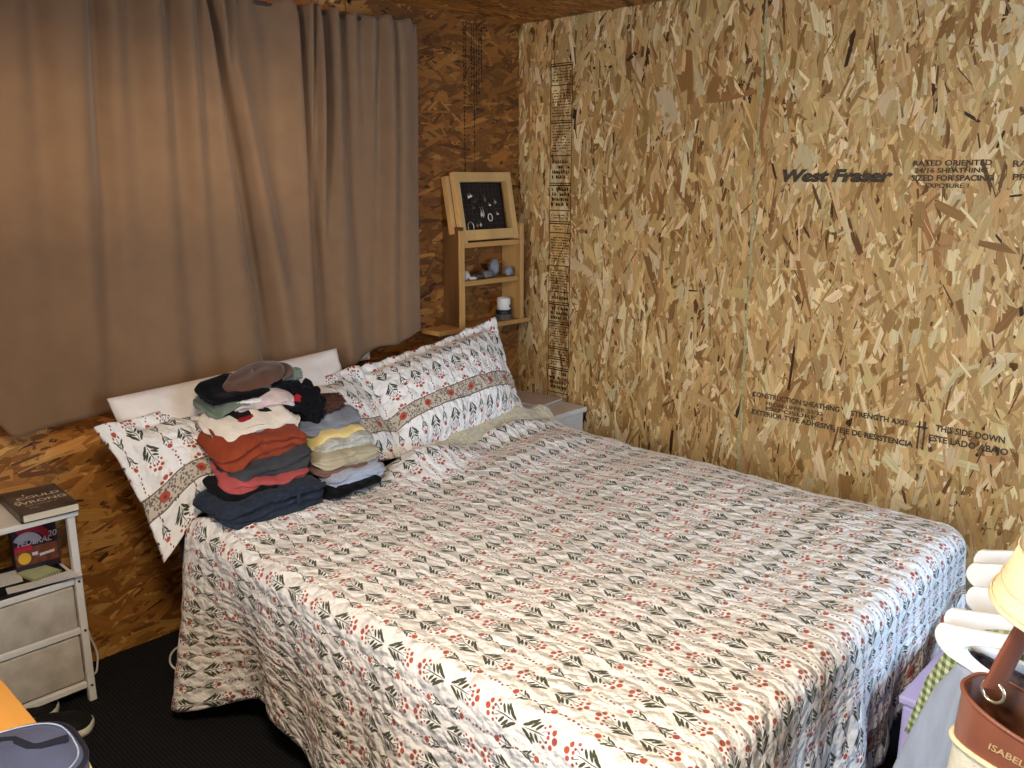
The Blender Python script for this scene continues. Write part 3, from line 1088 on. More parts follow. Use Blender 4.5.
GREYST = mat('grey_stone', (112, 108, 106), .7, .3, 60, .4)
PALEST = mat('pale_crystal', (200, 192, 180), .45, .2, 50, .3)
BLUEST = mat('blue_grey_shell', (126, 128, 134), .5, .3, 70, .4)
DARKST = mat('dark_slate', (72, 66, 62), .6, .3, 60, .4)
for n_, yy, xx, r_, m_, lab in [('crystal', -.425, .085, (.018, .020, .020), PALEST, 'pale crystal lump at left on the middle shelf board'),
                                ('stone', -.398, .100, (.012, .022, .008), PALEST, 'flat pale pebble beside the crystal on the shelf'),
                                ('stone', -.352, .085, (.022, .034, .014), DARKST, 'dark flat stone lying at middle left of the shelf board'),
                                ('stone', -.290, .080, (.024, .034, .017), GREYST, 'grey oval stone at the middle of the shelf board'),
                                ('seashell', -.215, .050, (.022, .026, .038), BLUEST, 'tall blue-grey shell standing at the back of the shelf'),
                                ('seashell', -.165, .095, (.020, .026, .024), BLUEST, 'round ridged blue-grey shell at right end of the shelf board')]:
    pebble(n_, (xx, yy, 1.1723), r_, m_, yy * 30, lab, n_.replace('sea', ''), 'shells and stones on the wall shelf')

tin = lathe('candle_tin', [(.034, 0), (.036, .002), (.036, .028), (.0375, .029), (.0375, .045), (.035, .0455)], mat('grey_tin', (122, 116, 110), .35, .2, 40, metallic=.5), None, 28, (.085, -.188, .9715))
lathe('lid', [(.0378, .028), (.0382, .029), (.0382, .045), (.036, .0465)], mat('black_tin_lid', (26, 24, 24), .4, .1, 30), tin, 28, (.085, -.188, .9715))
tag(tin, 'squat grey tin with black lid under the white jar', 'tin')
jar = lathe('candle_jar', [(.0285, 0), (.031, .002), (.031, .052), (.029, .055), (.026, .055), (.026, .050)], mat('white_jar', (222, 216, 206), .35, .05, 30), None, 28, (.085, -.188, 1.0185))
box('label_mark', (.1158, -.183, 1.030), (.1166, -.173, 1.043), mat('brown_label_mark', (74, 52, 36), .6), jar)
tag(jar, 'white candle jar standing on the black-lidded tin', 'jar')

# ------------------------------------------------------------------ corner night table
wt = empty('night_table', (.25, -.20, 0))
iw = Matrix.Translation((-.25, .20, 0))
OFFW = mat('offwhite_laminate', (206, 198, 186), .5, .06, 16)
box('table_top', (.02, -.335, .578), (.485, -.055, .600), OFFW, wt, .003, 2, iw)
box('side_panel', (.04, -.325, .0), (.055, -.065, .577), OFFW, wt, .002, 1, iw)
box('side_panel', (.455, -.325, .0), (.470, -.065, .577), OFFW, wt, .002, 1, iw)
box('shelf_board', (.056, -.325, .40), (.454, -.065, .415), OFFW, wt, .002, 1, iw)
tag(wt, 'small off-white night table in the corner between bed and wall', 'table')
fo = empty('folder', (.20, -.16, .6005))
box('cover', (-.15, -.09, 0), (.15, .09, .003), mat('pale_pink_card', (178, 158, 146), .6, .08, 20), fo, .001, 1, Matrix.Rotation(R(8), 4, 'Z'))
box('paper_block', (-.145, -.086, .0031), (.145, .086, .011), mat('page_white', (206, 198, 188), .8, .06, 200), fo, .001, 1, Matrix.Rotation(R(8), 4, 'Z'))
box('cover', (-.15, -.09, .0111), (.15, .09, .0145), mat('pale_pink_card_top', (184, 164, 152), .6, .08, 20), fo, .001, 1, Matrix.Rotation(R(8), 4, 'Z'))
tag(fo, 'pale thin notebook lying on the corner night table', 'notebook')

# ------------------------------------------------------------------ folded clothes
def cloth_mat(name, rgb, var=.14, sc=22, bump=.35, alt=None, stretch=(1, 1, 1)):
    return mat(name, rgb, .95, var, sc, bump * 1.8, 75, sheen=.06, spec=.06, alt=alt, stretch=stretch)


def folded(name, front, width, depth, height, layers, m, label, cat, yaw=0.0, tilt=12.0, seed=0.0, soft=1.0, taper=0.0, parent=None, roll=0.0, drape=0.0):
    """folded garment: front = world point at the middle of the lower front fold"""
    prof = []
    lh = height / layers
    nb = 7
    for k in range(layers):
        ext = 0.016 * nz3(seed + k * 1.7, 2.2, 0) + .004
        for j in range(nb):
            t = -math.pi / 2 + math.pi * (j + .5) / nb
            prof.append((-(lh * .62 * math.cos(t)) - ext, lh * (k + .5) + lh * .47 * math.sin(t)))
    for j in range(1, 14):
        prof.append((depth * j / 14, height * (1 + .02 * math.sin(j))))
    for j in range(6):
        t = math.pi / 2 - math.pi * j / 5
        prof.append((depth + height * .45 * math.cos(t), height / 2 + height / 2 * math.sin(t)))
    for j in range(13, 0, -1):
        prof.append((depth * j / 14, 0.0))
    M_, K = len(prof), 46
    V, Fc = [], []
    for i in range(K):
        s = -1 + 2 * i / (K - 1)
        e = max(0.0, (abs(s) - .80) / .20)
        hs = 1 - .42 * e ** 2.2 * soft
        for d, z in prof:
            front_w = 1 - sstep(0, depth * .5, d)
            zz = height * .45 + (z - height * .45) * hs
            dd = d + (.018 * e ** 2) * front_w - (.012 * e ** 2) * (1 - front_w)
            y = s * width / 2 * (1 - taper * sstep(0, depth, d)) * (1 - .03 * abs(2 * z / height - 1) ** 2)
            ny = .016 * soft * nz3(y * 9 + seed, z * 30, dd * 8 + seed)
            nd = .012 * soft * nz3(y * 13 + seed * 2, z * 46, 3.1) + .006 * nz3(y * 34, z * 70, seed)
            nzv = .010 * soft * nz3(y * 11, dd * 9, seed + 5) + .004 * nz3(y * 30, dd * 26, seed + 8)
            lowk = sstep(0, height * .35, z)
            lay = int(min(layers - 1, max(0, z / lh)))
            nd += .010 * soft * nz3(y * 7 + lay * 5.3, seed + lay * 2.1, 1.0)
            nzv += (.35 * height * nz3(y * 6 + seed, lay * .8, seed) + .003 * nz3(y * 16, lay * 3.0, seed)) * lowk * min(1, .06 / height)
            nzv -= drape * max(0, -s) ** 2 + .3 * drape * max(0, s - .6)
            V.append((dd + nd * front_w, y + ny, zz + nzv * (.35 + .65 * lowk)))
    for i in range(K - 1):
        for j in range(M_):
            a, b_ = i * M_ + j, i * M_ + (j + 1) % M_
            Fc.append((a, b_, b_ + M_, a + M_))
    # end caps: inner concentric rings keep the ends round
    for i0, sg in ((0, -1), (K - 1, 1)):
        ring = [i0 * M_ + j for j in range(M_)]
        cx_ = sum(V[r][0] for r in ring) / M_
        cz_ = sum(V[r][2] for r in ring) / M_
        cy_ = sum(V[r][1] for r in ring) / M_
        prev = ring
        for q, (sc_, bul) in enumerate(((.75, .006), (.35, .010))):
            new = []
            for r in ring:
                V.append((cx_ + (V[r][0] - cx_) * sc_, V[r][1] + sg * bul, cz_ + (V[r][2] - cz_) * sc_))
                new.append(len(V) - 1)
            for j in range(M_):
                f_ = (prev[j], prev[(j + 1) % M_], new[(j + 1) % M_], new[j])
                Fc.append(f_ if sg > 0 else f_[::-1])
            prev = new
        Fc.append(tuple(prev) if sg > 0 else tuple(reversed(prev)))
    # local depth axis -> world -X
    mt = Matrix.Translation(front) @ Matrix.Rotation(R(yaw), 4, 'Z') @ Matrix.Rotation(R(roll), 4, 'X') @ Matrix.Rotation(R(tilt), 4, 'Y') @ Matrix.Diagonal((-1, 1, 1, 1))
    o = mesh(name, [mt @ Vector(v) for v in V], Fc, m, parent, True)
    bm = bmesh.new()
    bm.from_mesh(o.data)
    bmesh.ops.recalc_face_normals(bm, faces=bm.faces)
    bm.to_mesh(o.data)
    bm.free()
    if parent is None:
        tag(o, label, cat, 'folded clothes on the bed')
    return o


def crumple(name, loc, r, m, seed, label, cat, rot=(0, 0, 0), rough=.35):
    bm = bmesh.new()
    bmesh.ops.create_icosphere(bm, subdivisions=5, radius=1)
    mt = Matrix.Translation(loc) @ Matrix.Rotation(rot[2], 4, 'Z') @ Matrix.Rotation(rot[1], 4, 'Y') @ Matrix.Rotation(rot[0], 4, 'X')
    for v in bm.verts:
        c = v.co.copy()
        ridge = abs(nz3(c.x * 2.3 + seed, c.y * 2.3, c.z * 2.6))
        k = 1 + rough * (ridge - .25) + .07 * nz3(c.x * 4 + seed, c.y * 4, c.z * 7) + .02 * nz3(c.x * 12, c.y * 12 + seed, c.z * 12)
        p_ = Vector((math.copysign(abs(c.x) ** .8, c.x) * r[0], math.copysign(abs(c.y) ** .8, c.y) * r[1], c.z * r[2])) * k
        v.co = mt @ p_
    o = bm_obj(name, bm, m, None, True)
    return tag(o, label, cat, 'folded clothes on the bed')


DENIM = cloth_mat('navy_denim', (44, 51, 64), .25, 60)
jn = folded('jeans', (.668, -1.762, .618), .345, .16, .074, 3, DENIM, 'folded navy jeans at the bottom of the left clothes pile', 'jeans', 3, 6, 1.0)
JM = Matrix.Translation((.668, -1.762, .618)) @ Matrix.Rotation(R(3), 4, 'Z')
box('belt_loop', (.026, .055, .030), (.034, .065, .068), DENIM, jn, .002, 1, JM)
box('waistband', (.020, -.03, .056), (.030, .165, .072), DENIM, jn, .003, 2, JM)
folded('black_trousers', (.632, -1.765, .686), .280, .14, .020, 1, cloth_mat('black_cotton', (20, 20, 22), .2), 'black folded trousers between the jeans and the coral top', 'trousers', 3, 12, 2.0)
folded('coral_top', (.618, -1.752, .700), .275, .14, .028, 2, cloth_mat('coral_cotton', (178, 84, 82)), 'coral pink folded top above the black trousers', 'top', 0, 16, 3.0, taper=.1, drape=-.012)
folded('grey_sweater', (.596, -1.722, .722), .275, .14, .050, 2, cloth_mat('charcoal_knit', (66, 66, 70), .2), 'charcoal grey folded sweater between coral and rust tops', 'sweater', 3, 18, 4.0, 1.5, drape=.012)
folded('rust_sweater', (.562, -1.725, .768), .285, .15, .066, 3, cloth_mat('rust_cotton', (142, 64, 40)), 'thick rust orange folded sweater in the left clothes pile', 'sweater', 2, 20, 5.0, 1.4, drape=.030)
folded('cream_shirt', (.520, -1.712, .828), .270, .14, .050, 4, cloth_mat('cream_cotton', (230, 218, 202), .06), 'cream white folded shirt above the rust sweater', 'shirt', 2, 22, 6.0, 1.4, drape=.030)
folded('black_shirt', (.482, -1.655, .872), .250, .12, .022, 2, cloth_mat('black_jersey', (24, 22, 24), .2), 'black folded shirt with red trim above the cream shirt', 'shirt', 2, 20, 7.0, 1.4)
crumple('red_shirt', (.492, -1.735, .880), (.014, .040, .012), cloth_mat('red_cotton', (138, 28, 34)), 3.0, 'dark red crumpled shirt peeking out under the mauve camisole', 'shirt', (0, .2, 0))
crumple('red_sock', (.474, -1.545, .905), (.014, .020, .018), cloth_mat('red_knit', (170, 40, 48)), 4.0, 'small bright red item at right of the mauve camisole', 'sock')
folded('mauve_camisole', (.462, -1.652, .894), .225, .11, .030, 2, cloth_mat('pale_mauve', (208, 188, 182), .12, 40), 'pale mauve crumpled camisole near the top of the left pile', 'camisole', -2, 18, 8.0, 2.4)
crumple('white_slip', (.455, -1.712, .925), (.014, .050, .008), cloth_mat('white_satin', (232, 230, 228), .05), 15.0, 'white satin slip edge between the mauve camisole and black cardigan', 'slip')
folded('sage_shirt', (.448, -1.755, .905), .130, .12, .026, 2, cloth_mat('sage_cotton', (112, 124, 110)), 'sage green shirt sticking out left of the mauve camisole', 'shirt', 3, 16, 9.0, 1.6, drape=.03)
folded('black_cardigan', (.432, -1.668, .930), .285, .13, .024, 1, cloth_mat('black_knit', (14, 14, 16), .3), 'black cardigan below the brown cap', 'cardigan', 2, 14, 10.0, 1.6, drape=.012)
crumple('black_blouse', (.445, -1.505, .880), (.070, .052, .070), cloth_mat('black_print', (18, 18, 22), .2, 30, .5), 6.0, 'black crumpled blouse slumped down between the two piles', 'blouse', (.3, .3, .2), .5)
crumple('sage_sock', (.370, -1.500, .965), (.026, .040, .024), cloth_mat('sage_knit', (128, 142, 128)), 8.0, 'sage green crumpled sock right of the brown cap', 'sock', (0, 0, .4), .5)

# brown cap
cp = empty('flat_cap', (.372, -1.640, .968))
CAPM = mat('brown_suede', (88, 56, 40), .85, .22, 30, .4, 160, sheen=.3)
V_, F_ = [], []
nr, na = 12, 36
for i in range(nr + 1):
    t = i / nr
    for j in range(na):
        a = 2 * math.pi * j / na
        rr_ = math.sin(t * math.pi / 2) ** .8
        hz = .050 * max(0, math.cos(t * math.pi / 2)) ** .7
        yy, xx = .112 * rr_ * math.cos(a), .075 * rr_ * math.sin(a)
        hz *= (.75 + .35 * (yy / .105))
        hz += .006 * nz3(xx * 30, yy * 30, 2) * rr_ - .012 * math.exp(-((xx) / .03) ** 2) * (1 - t) * .5
        V_.append((xx, yy, hz + .004))
for i in range(nr):
    for j in range(na):
        a, b_ = i * na + j, i * na + (j + 1) % na
        F_.append((a, b_, b_ + na, a + na))
o = mesh('crown', V_, F_, CAPM, cp, True)
o.modifiers.new('thickness', 'SOLIDIFY').thickness = .003
V_, F_ = [], []
for i in range(7):
    for j in range(25):
        a = math.pi * (-.30 + 0.60 * j / 24)
        rr_ = 1 + .36 * i / 6 * math.cos(a * .8) ** .6
        V_.append((.075 * rr_ * math.sin(a) * 1.1, .100 * rr_ * math.cos(a), .006 + .012 * (i / 6) - .010 * math.sin(a) ** 2))
for i in range(6):
    for j in range(24):
        a = i * 25 + j
        F_.append((a, a + 1, a + 26, a + 25))
o = mesh('brim', V_, F_, CAPM, cp, True)
o.modifiers.new('thickness', 'SOLIDIFY').thickness = .004
cp.rotation_euler = (R(8), R(6), R(8))
tag(cp, 'brown suede cap lying on top of the left clothes pile', 'cap')

# right pile
folded('black_leggings', (.655, -1.465, .618), .225, .15, .026, 1, cloth_mat('black_leggings_cloth', (16, 16, 18), .2), 'black folded leggings at the bottom of the right clothes pile', 'leggings', 3, 6, 21.0)
folded('pale_blue_shirt', (.640, -1.440, .642), .215, .15, .032, 4, cloth_mat('pale_blue_stripe', (176, 182, 196), .12, 60, stretch=(1, 6, 1)), 'pale blue-grey folded shirt low in the right clothes pile', 'shirt', 3, 10, 22.0, 1.2)
folded('mauve_brown_shirt', (.616, -1.475, .670), .190, .14, .018, 2, cloth_mat('mauve_brown', (128, 96, 84)), 'mauve brown folded shirt above the pale blue shirt', 'shirt', 3, 12, 23.0)
folded('khaki_trousers', (.602, -1.435, .686), .245, .14, .040, 4, cloth_mat('khaki_cotton', (182, 170, 142), .08), 'khaki beige folded trousers in the right clothes pile', 'trousers', 3, 14, 24.0)
folded('white_floral_shirt', (.565, -1.420, .722), .220, .13, .036, 3, cloth_mat('white_floral', (218, 214, 202), .1, 70, alt=(170, 172, 160)), 'white printed folded shirt under the yellow shirt', 'shirt', 3, 16, 25.0, 1.4)
folded('yellow_shirt', (.535, -1.440, .758), .225, .12, .026, 2, cloth_mat('yellow_cotton', (228, 204, 136), .07), 'pale yellow folded shirt in the right clothes pile', 'shirt', 3, 18, 26.0, 1.5, drape=.02)
folded('grey_blue_shirt', (.508, -1.430, .788), .245, .12, .028, 2, cloth_mat('grey_blue_knit', (132, 134, 142), .12), 'grey-blue folded shirt on the yellow one', 'shirt', 3, 18, 27.0, 1.6, drape=.012)
crumple('brown_lace_scarf', (.432, -1.420, .855), (.050, .075, .036), mat('brown_lace', (80, 50, 38), .85, .5, 130, .9, 170), 12.0, 'dark brown lacy scarf on top of the right clothes pile', 'scarf', (0.1, 0, .2), .3)

# ------------------------------------------------------------------ white drawer stand at left
st = empty('drawer_stand', (.13, -2.39, 0))
is_ = Matrix.Translation((-.13, 2.39, 0))
SYR, SYL, SXF, SXB, STZ = -2.188, -2.62, .235, .015, .640
DRAWER = mat('grey_white_drawer_fabric', (186, 176, 162), .85, .10, 18, .2, 200, alt=(206, 198, 184))
box('table_top', (SXB, SYL - .01, STZ - .018), (SXF + .01, SYR + .008, STZ), WHITE, st, .003, 2, is_)
for (px_, py_) in ((SXF - .022, SYR - .022), (SXB, SYR - .022), (SXF - .022, SYL), (SXB, SYL)):
    po = box('post', (px_, py_, 0), (px_ + .022, py_ + .022, STZ - .0185), WHITE, st, .002, 1, is_)
    if px_ > .1:
        for zz in (.055, .245, .41):
            V_, F_ = tube_data([(px_ + .0215, py_ + .011, zz), (px_ + .0245, py_ + .011, zz)], .004, 10)
            mesh('screw', [is_ @ Vector(v) for v in V_], F_, mat('dark_screw', (60, 60, 62), .4, .1, 20, metallic=.7), po)
for zz in (.050, .236, .402):
    box('rail', (SXF - .020, SYL + .023, zz), (SXF - .002, SYR - .023, zz + .020), WHITE, st, .002, 1, is_)
    box('side_rail', (SXB + .023, SYR - .020, zz), (SXF - .023, SYR - .004, zz + .016), WHITE, st, .002, 1, is_)
box('shelf_board', (SXB + .004, SYL + .004, .4225), (SXF - .003, SYR - .0235, .432), mat('black_tray', (26, 25, 26), .4, .15, 20), st, .002, 1, is_)
for z0, z1 in ((.082, .230), (.262, .396)):
    dr = box('drawer', (SXB + .02, SYL + .024, z0 - .008), (SXF - .008, SYR - .025, z1), DRAWER, st, .008, 3, is_, True)
tag(st, 'white metal stand with two pale drawers at left of the bed', 'drawer stand')

bk = empty('book', (.136, -2.252, STZ + .0005))
BKM = Matrix.Rotation(R(-3), 4, 'Z')
COVER = mat('dark_book_cover', (56, 50, 48), .35, .35, 14, 0, alt=(88, 78, 72))
box('back_cover', (-.118, -.078, 0), (.118, .078, .003), COVER, bk, .001, 1, BKM)
box('page_block', (-.113, -.072, .0031), (.1155, .0765, .0235), mat('book_pages', (226, 216, 194), .85, .08, 8, .3, 400, stretch=(1, 1, 60)), bk, 0, 1, BKM)
box('front_cover', (-.118, -.078, .0236), (.118, .078, .0268), COVER, bk, .001, 1, BKM)
box('spine', (-.118, -.0805, 0), (.118, -.0782, .0268), COVER, bk, .001, 1, BKM)
FOIL = mat('pale_title_print', (214, 204, 190), .4, .1, 40)


def btext(body, size, x, y, sx=1.0, fat=0.0):
    text('cover_print', body, size, FOIL, BKM @ Matrix.Translation((x, y, .0272)) @ Matrix.Rotation(R(90), 4, 'Z'), bk, 0, fat, sx, 0, 'CENTER')


btext('I', .026, -.050, -.028, 1, .0004)
btext('COULD', .032, -.018, .006, 1.08, .0003)
btext('BE', .016, .002, -.056, 1.1, .0003)
btext('WRONG', .036, .030, .002, .98, .0003)
btext('BUT I DOUBT IT', .012, .052, -.004)
btext('PHIL', .013, .076, -.03)
tag(bk, 'dark hardcover book with pale title lying on the white stand', 'book')

cb_ = empty('carton', (.085, -2.265, .4325))
CBM = Matrix.Rotation(R(-6), 4, 'Z') @ Matrix.Rotation(R(-6), 4, 'Y')
box('box_body', (-.028, -.062, 0), (.028, .062, .168), mat('dark_carton', (44, 34, 48), .4, .3, 12), cb_, .001, 1, CBM)


def cpoly(name, pts, m, dx=.0286):
    V = [CBM @ Vector((dx, y, z)) for y, z in pts]
    return mesh(name, V, [tuple(range(len(V)))], m, cb_)


RED = mat('carton_red_print', (178, 34, 58), .4, .15, 30)
PALE = mat('carton_pale_print', (206, 200, 206), .4, .1, 30)
YEL = mat('carton_yellow_print', (214, 170, 52), .4, .1, 30)
BRN = mat('carton_brown_print', (112, 62, 44), .4, .4, 60)


def arc(r0, r1, a0, a1, cy, cz, n=14):
    o_ = [(cy + r1 * math.cos(R(a0 + (a1 - a0) * k / n)), cz + r1 * math.sin(R(a0 + (a1 - a0) * k / n))) for k in range(n + 1)]
    i_ = [(cy + r0 * math.cos(R(a0 + (a1 - a0) * k / n)), cz + r0 * math.sin(R(a0 + (a1 - a0) * k / n))) for k in range(n, -1, -1)]
    return o_ + i_


cpoly('carton_print', [(-.060, .02), (.058, .02), (.058, .075), (-.060, .075)], BRN)
cpoly('carton_print', arc(.048, .070, 20, 120, -.018, .075), RED, .0289)
cpoly('carton_print', arc(.018, .044, 20, 150, -.022, .078), PALE, .0289)
cpoly('carton_print', [(-.060, .066), (-.012, .066), (-.012, .084), (-.060, .084)], RED, .0292)
cpoly('carton_print', arc(.0, .018, 0, 360, -.036, .042, 22)[:23], YEL, .0292)
cpoly('carton_print', [(.006, .040), (.048, .044), (.048, .052), (.006, .048)], PALE, .0292)
cpoly('carton_print', [(-.014, .046), (.002, .046), (.002, .056), (-.014, .056)], PALE, .0292)
for k in range(3):
    cpoly('carton_print', arc(0, .007, 0, 360, .008 + k * .017, .155, 12)[:13], PALE, .0292)
text('carton_lettering', 'FEDERAL', .024, PALE, CBM @ Matrix.Translation((.0296, -.052, .082)) @ Matrix.Rotation(R(90), 4, 'Z') @ RX90, cb_, .2, .0006, 1.0)
text('carton_lettering', '20', .026, PALE, CBM @ Matrix.Translation((.0296, .034, .094)) @ Matrix.Rotation(R(90), 4, 'Z') @ RX90, cb_, .2, .0006, 1.0)
tag(cb_, 'dark carton with red and white print standing in the white stand', 'box')

npd = empty('notepad', (.150, -2.282, .4325))
NPM = Matrix.Rotation(R(14), 4, 'Z')
GREENP = mat('pale_green_paper', (178, 186, 142), .85, .05, 40)
for k in range(4):
    box('sheet', (-.050, -.040, .001 + k * .0022), (.050, .040, .0028 + k * .0022), GREENP, npd, 0, 1, NPM @ Matrix.Rotation(R(k * .8), 4, 'Z'))
for k in range(9):
    V_, F_ = tube_data([(.049 + .005 * math.cos(t), -.035 + k * .0088, .006 + .0065 * math.sin(t)) for t in np.linspace(0, 2 * math.pi, 12, endpoint=False)], .0008, 5, True)
    mesh('wire_ring', [NPM @ Vector(v) for v in V_], F_, MESHW, npd)
tag(npd, 'small pale green spiral notepad on the black tray', 'notepad')
PAPER = mat('white_paper', (220, 216, 212), .8, .04, 30)


def paper(loc, yaw, lx, ly, lab):
    V = []
    for i in range(9):
        for j in range(3):
            V.append((-lx / 2 + lx * i / 8, -ly / 2 + ly * j / 2, .002 + .004 * (i / 8) ** 2))
    Fc = [(i * 3 + j, i * 3 + 3 + j, i * 3 + 4 + j, i * 3 + 1 + j) for i in range(8) for j in range(2)]
    o = mesh('paper_sheet', V, Fc, PAPER)
    o.modifiers.new('thickness', 'SOLIDIFY').thickness = .0012
    o.location = loc
    o.rotation_euler = (0, 0, R(yaw))
    tag(o, lab, 'paper', 'papers on the white stand')


paper((.222, -2.290, .4335), 80, .200, .046, 'long white folded paper lying in front of the green notepad')
paper((.228, -2.260, .4385), 88, .110, .042, 'short white paper slip overlapping the long folded paper')
paper((.115, -2.40, .4335), 80, .15, .10, 'cream paper sheet behind at far left of the stand shelf')

# shoes under the stand
BLK = mat('black_suede', (20, 20, 21), .85, .25, 40, .4, 180)
SOLE = mat('cream_rubber_sole', (206, 200, 184), .7, .08, 30)


def sneaker(loc, yaw, lab):
    root = empty('sneaker', loc)
    root.rotation_euler = (0, 0, R(yaw))

    def out(t):   # half width along the length
        return .030 + .020 * sstep(.35, .75, t) - .050 * max(0, (t - .86) / .14) ** 2.2 * .8 - .016 * max(0, (.12 - t) / .12) ** 2

    Ln = .275
    V, Fc = [], []
    ts = np.linspace(0, 1, 22)
    for zi, (z, g) in enumerate(((0, .96), (.010, 1.04), (.026, 1.02), (.028, .9))):
        for t in ts:
            V.append((0 + out(t) * g, Ln * (t - .5) * (1.01 if g > 1 else 1), z))
        for t in ts[::-1]:
            V.append((0 - out(t) * g, Ln * (t - .5) * (1.01 if g > 1 else 1), z))
    n = 44
    for zi in range(3):
        for j in range(n):
            a, b_ = zi * n + j, zi * n + (j + 1) % n
            Fc.append((a, b_, b_ + n, a + n))
    Fc += [tuple(reversed(range(n))), tuple(3 * n + j for j in range(n))]
    mesh('sole', V, Fc, SOLE, root, True)
    V, Fc = [], []
    K = 9
    for t in ts:
        top = lerp_table([(0, .085), (.1, .092), (.35, .075), (.55, .082), (.8, .058), (1, .030)], t)
        w = out(t)
        for k in range(K):
            a = math.pi * k / (K - 1)
            dip = .0
            y = Ln * (t - .5) * .985
            x = w * .98 * math.cos(a)
            z = .027 + (top - .027) * math.sin(a) ** .6
            if .06 < t < .42:
                z -= .030 * max(0, math.sin(a) - .75) / .25 * math.sin(math.pi * (t - .06) / .36)
            V.append((x, y, z + .002 * nz3(x * 40, y * 30, 1)))
    for i in range(len(ts) - 1):
        for k in range(K - 1):
            a = i * K + k
            Fc.append((a, a + 1, a + K + 1, a + K))
    Fc += [tuple(range(K)), tuple(reversed(range((len(ts) - 1) * K, len(ts) * K)))]
    mesh('upper', V, Fc, BLK, root, True)
    for k in range(4):
        t = .50 + k * .06
        y = Ln * (t - .5)
        top = lerp_table([(0, .085), (.1, .092), (.35, .075), (.55, .082), (.8, .058), (1, .030)], t)
        tube('lace', [(-.022, y, top - .010), (0, y + .004, top + .003), (.022, y, top - .010)], .0025, BLK, root, 6)
    tag(root, lab, 'shoe', 'black shoes under the white stand')


sneaker((.345, -2.385, 0), -8, 'black sneaker with cream sole nearer the camera, in front of the stand')
sneaker((.195, -2.43, 0), -3, 'black sneaker pushed behind the other one beneath the stand')

CORD = mat('white_cord', (214, 208, 198), .5, .05, 30)
tag(tube('power_cord', catmull([(.02, -2.150, .36), (.05, -2.148, .24), (.07, -2.135, .14), (.075, -2.120, .07), (.085, -2.130, .015), (.09, -2.142, .006)], 8), .0035, CORD, None, 8), 'white power cord hanging beside the drawer stand', 'cord')
tag(tube('charger_cord', catmull([(.46, -1.945, .19), (.44, -1.99, .19), (.425, -2.02, .165), (.43, -2.025, .13), (.46, -2.0, .11), (.50, -1.95, .13), (.50, -1.92, .15)], 8), .003, CORD, None, 8), 'thin white cord looping out beside the quilt flap', 'cord')

# ------------------------------------------------------------------ wooden table and navy pouch, lower left
WOOD = mat('orange_pine_tabletop', (206, 146, 70), .5, .22, 5, .1, 60, stretch=(.25, 3, 1), spec=.35)
tb = empty('wooden_table', (1.35, -3.05, 0))
itb = Matrix.Translation((-1.35, 3.05, 0))
box('table_top', (.95, -3.35, .692), (1.95, -2.668, .720), WOOD, tb, .004, 2, itb)
for sx in (1.0, 1.85):
    for sy in (-3.30, -2.78):
        box('leg', (sx, sy, 0), (sx + .05, sy + .05, .6915), WOOD, tb, .003, 1, itb)
tag(tb, 'orange pine table at the lower left edge of the photo', 'table')

NAVY = mat('navy_leather', (74, 80, 104), .30, .12, 14, .12, 220, spec=.5)
NAVYD = mat('dark_navy_trim', (30, 33, 46), .45, .15, 30, .1)
TAN = mat('tan_piping', (204, 176, 122), .6, .1, 30)
po_ = empty('zip_pouch', (1.575, -2.815, .7205))
a_, b2, hh = .100, .160, .048


def sup(t, k=1.0, e=.62):
    c_, s_ = math.cos(t), math.sin(t)
    return (a_ * k * math.copysign(abs(c_) ** e, c_), b2 * k * math.copysign(abs(s_) ** e, s_))


V_, F_ = [], []
ns = 56
prof = [(.90, 0.0), (.99, .006), (1.0, .018), (1.0, hh - .016), (.985, hh - .006), (.93, hh + .001), (.80, hh + .006), (.55, hh + .010), (.25, hh + .012)]
for k, z in prof:
    for j in range(ns):
        x, y = sup(2 * math.pi * j / ns, k)
        V_.append((x, y, z + .0022 * nz3(x * 18, y * 18, z * 10)))
for i in range(len(prof) - 1):
    for j in range(ns):
        a, b_ = i * ns + j, i * ns + (j + 1) % ns
        F_.append((a, b_, b_ + ns, a + ns))
F_ += [tuple(reversed(range(ns))), tuple((len(prof) - 1) * ns + j for j in range(ns))]
mesh('pouch_body', V_, F_, NAVY, po_, True)
tube('top_piping', [(*sup(2 * math.pi * j / 80, .985), hh - .004) for j in range(80)], .0042, NAVYD, po_, 8, True)
tube('edge_stitching', [(*sup(2 * math.pi * j / 80, .925), hh + .003) for j in range(80)], .0014, mat('pale_edge_thread', (150, 156, 176), .5, .1, 30), po_, 6, True)
tube('bottom_piping', [(*sup(2 * math.pi * j / 80, 1.0), .010) for j in range(80)], .0036, TAN, po_, 8, True)


def ribbon(name, pts, w, m, parent, z):
    V, Fc = [], []
    for i, p in enumerate(pts):
        q = pts[min(i + 1, len(pts) - 1)]
        q0 = pts[max(i - 1, 0)]
        d = Vector((q[0] - q0[0], q[1] - q0[1])).normalized()
        nx_, ny_ = -d.y * w / 2, d.x * w / 2
        for (dx, dz) in ((-1, 0), (-1, .003), (1, .003), (1, 0)):
            V.append((p[0] + nx_ * dx, p[1] + ny_ * dx, z + dz))
    for i in range(len(pts) - 1):
        for j in range(4):
            a, b_ = i * 4 + j, i * 4 + (j + 1) % 4
            Fc.append((a, b_, b_ + 4, a + 4))
    Fc += [(3, 2, 1, 0), tuple((len(pts) - 1) * 4 + j for j in range(4))]
    return mesh(name, V, Fc, m, parent)


ribbon('trim_strap', [(-.060, -.12), (-.062, -.02), (-.060, .060), (-.048, .076), (-.010, .092), (-.002, .105), (.004, .142)], .014, NAVYD, po_, hh + .008)
po_.rotation_euler = (0, 0, R(-4))
tag(po_, 'dark blue leather pouch with piped edges on the pine table', 'pouch')

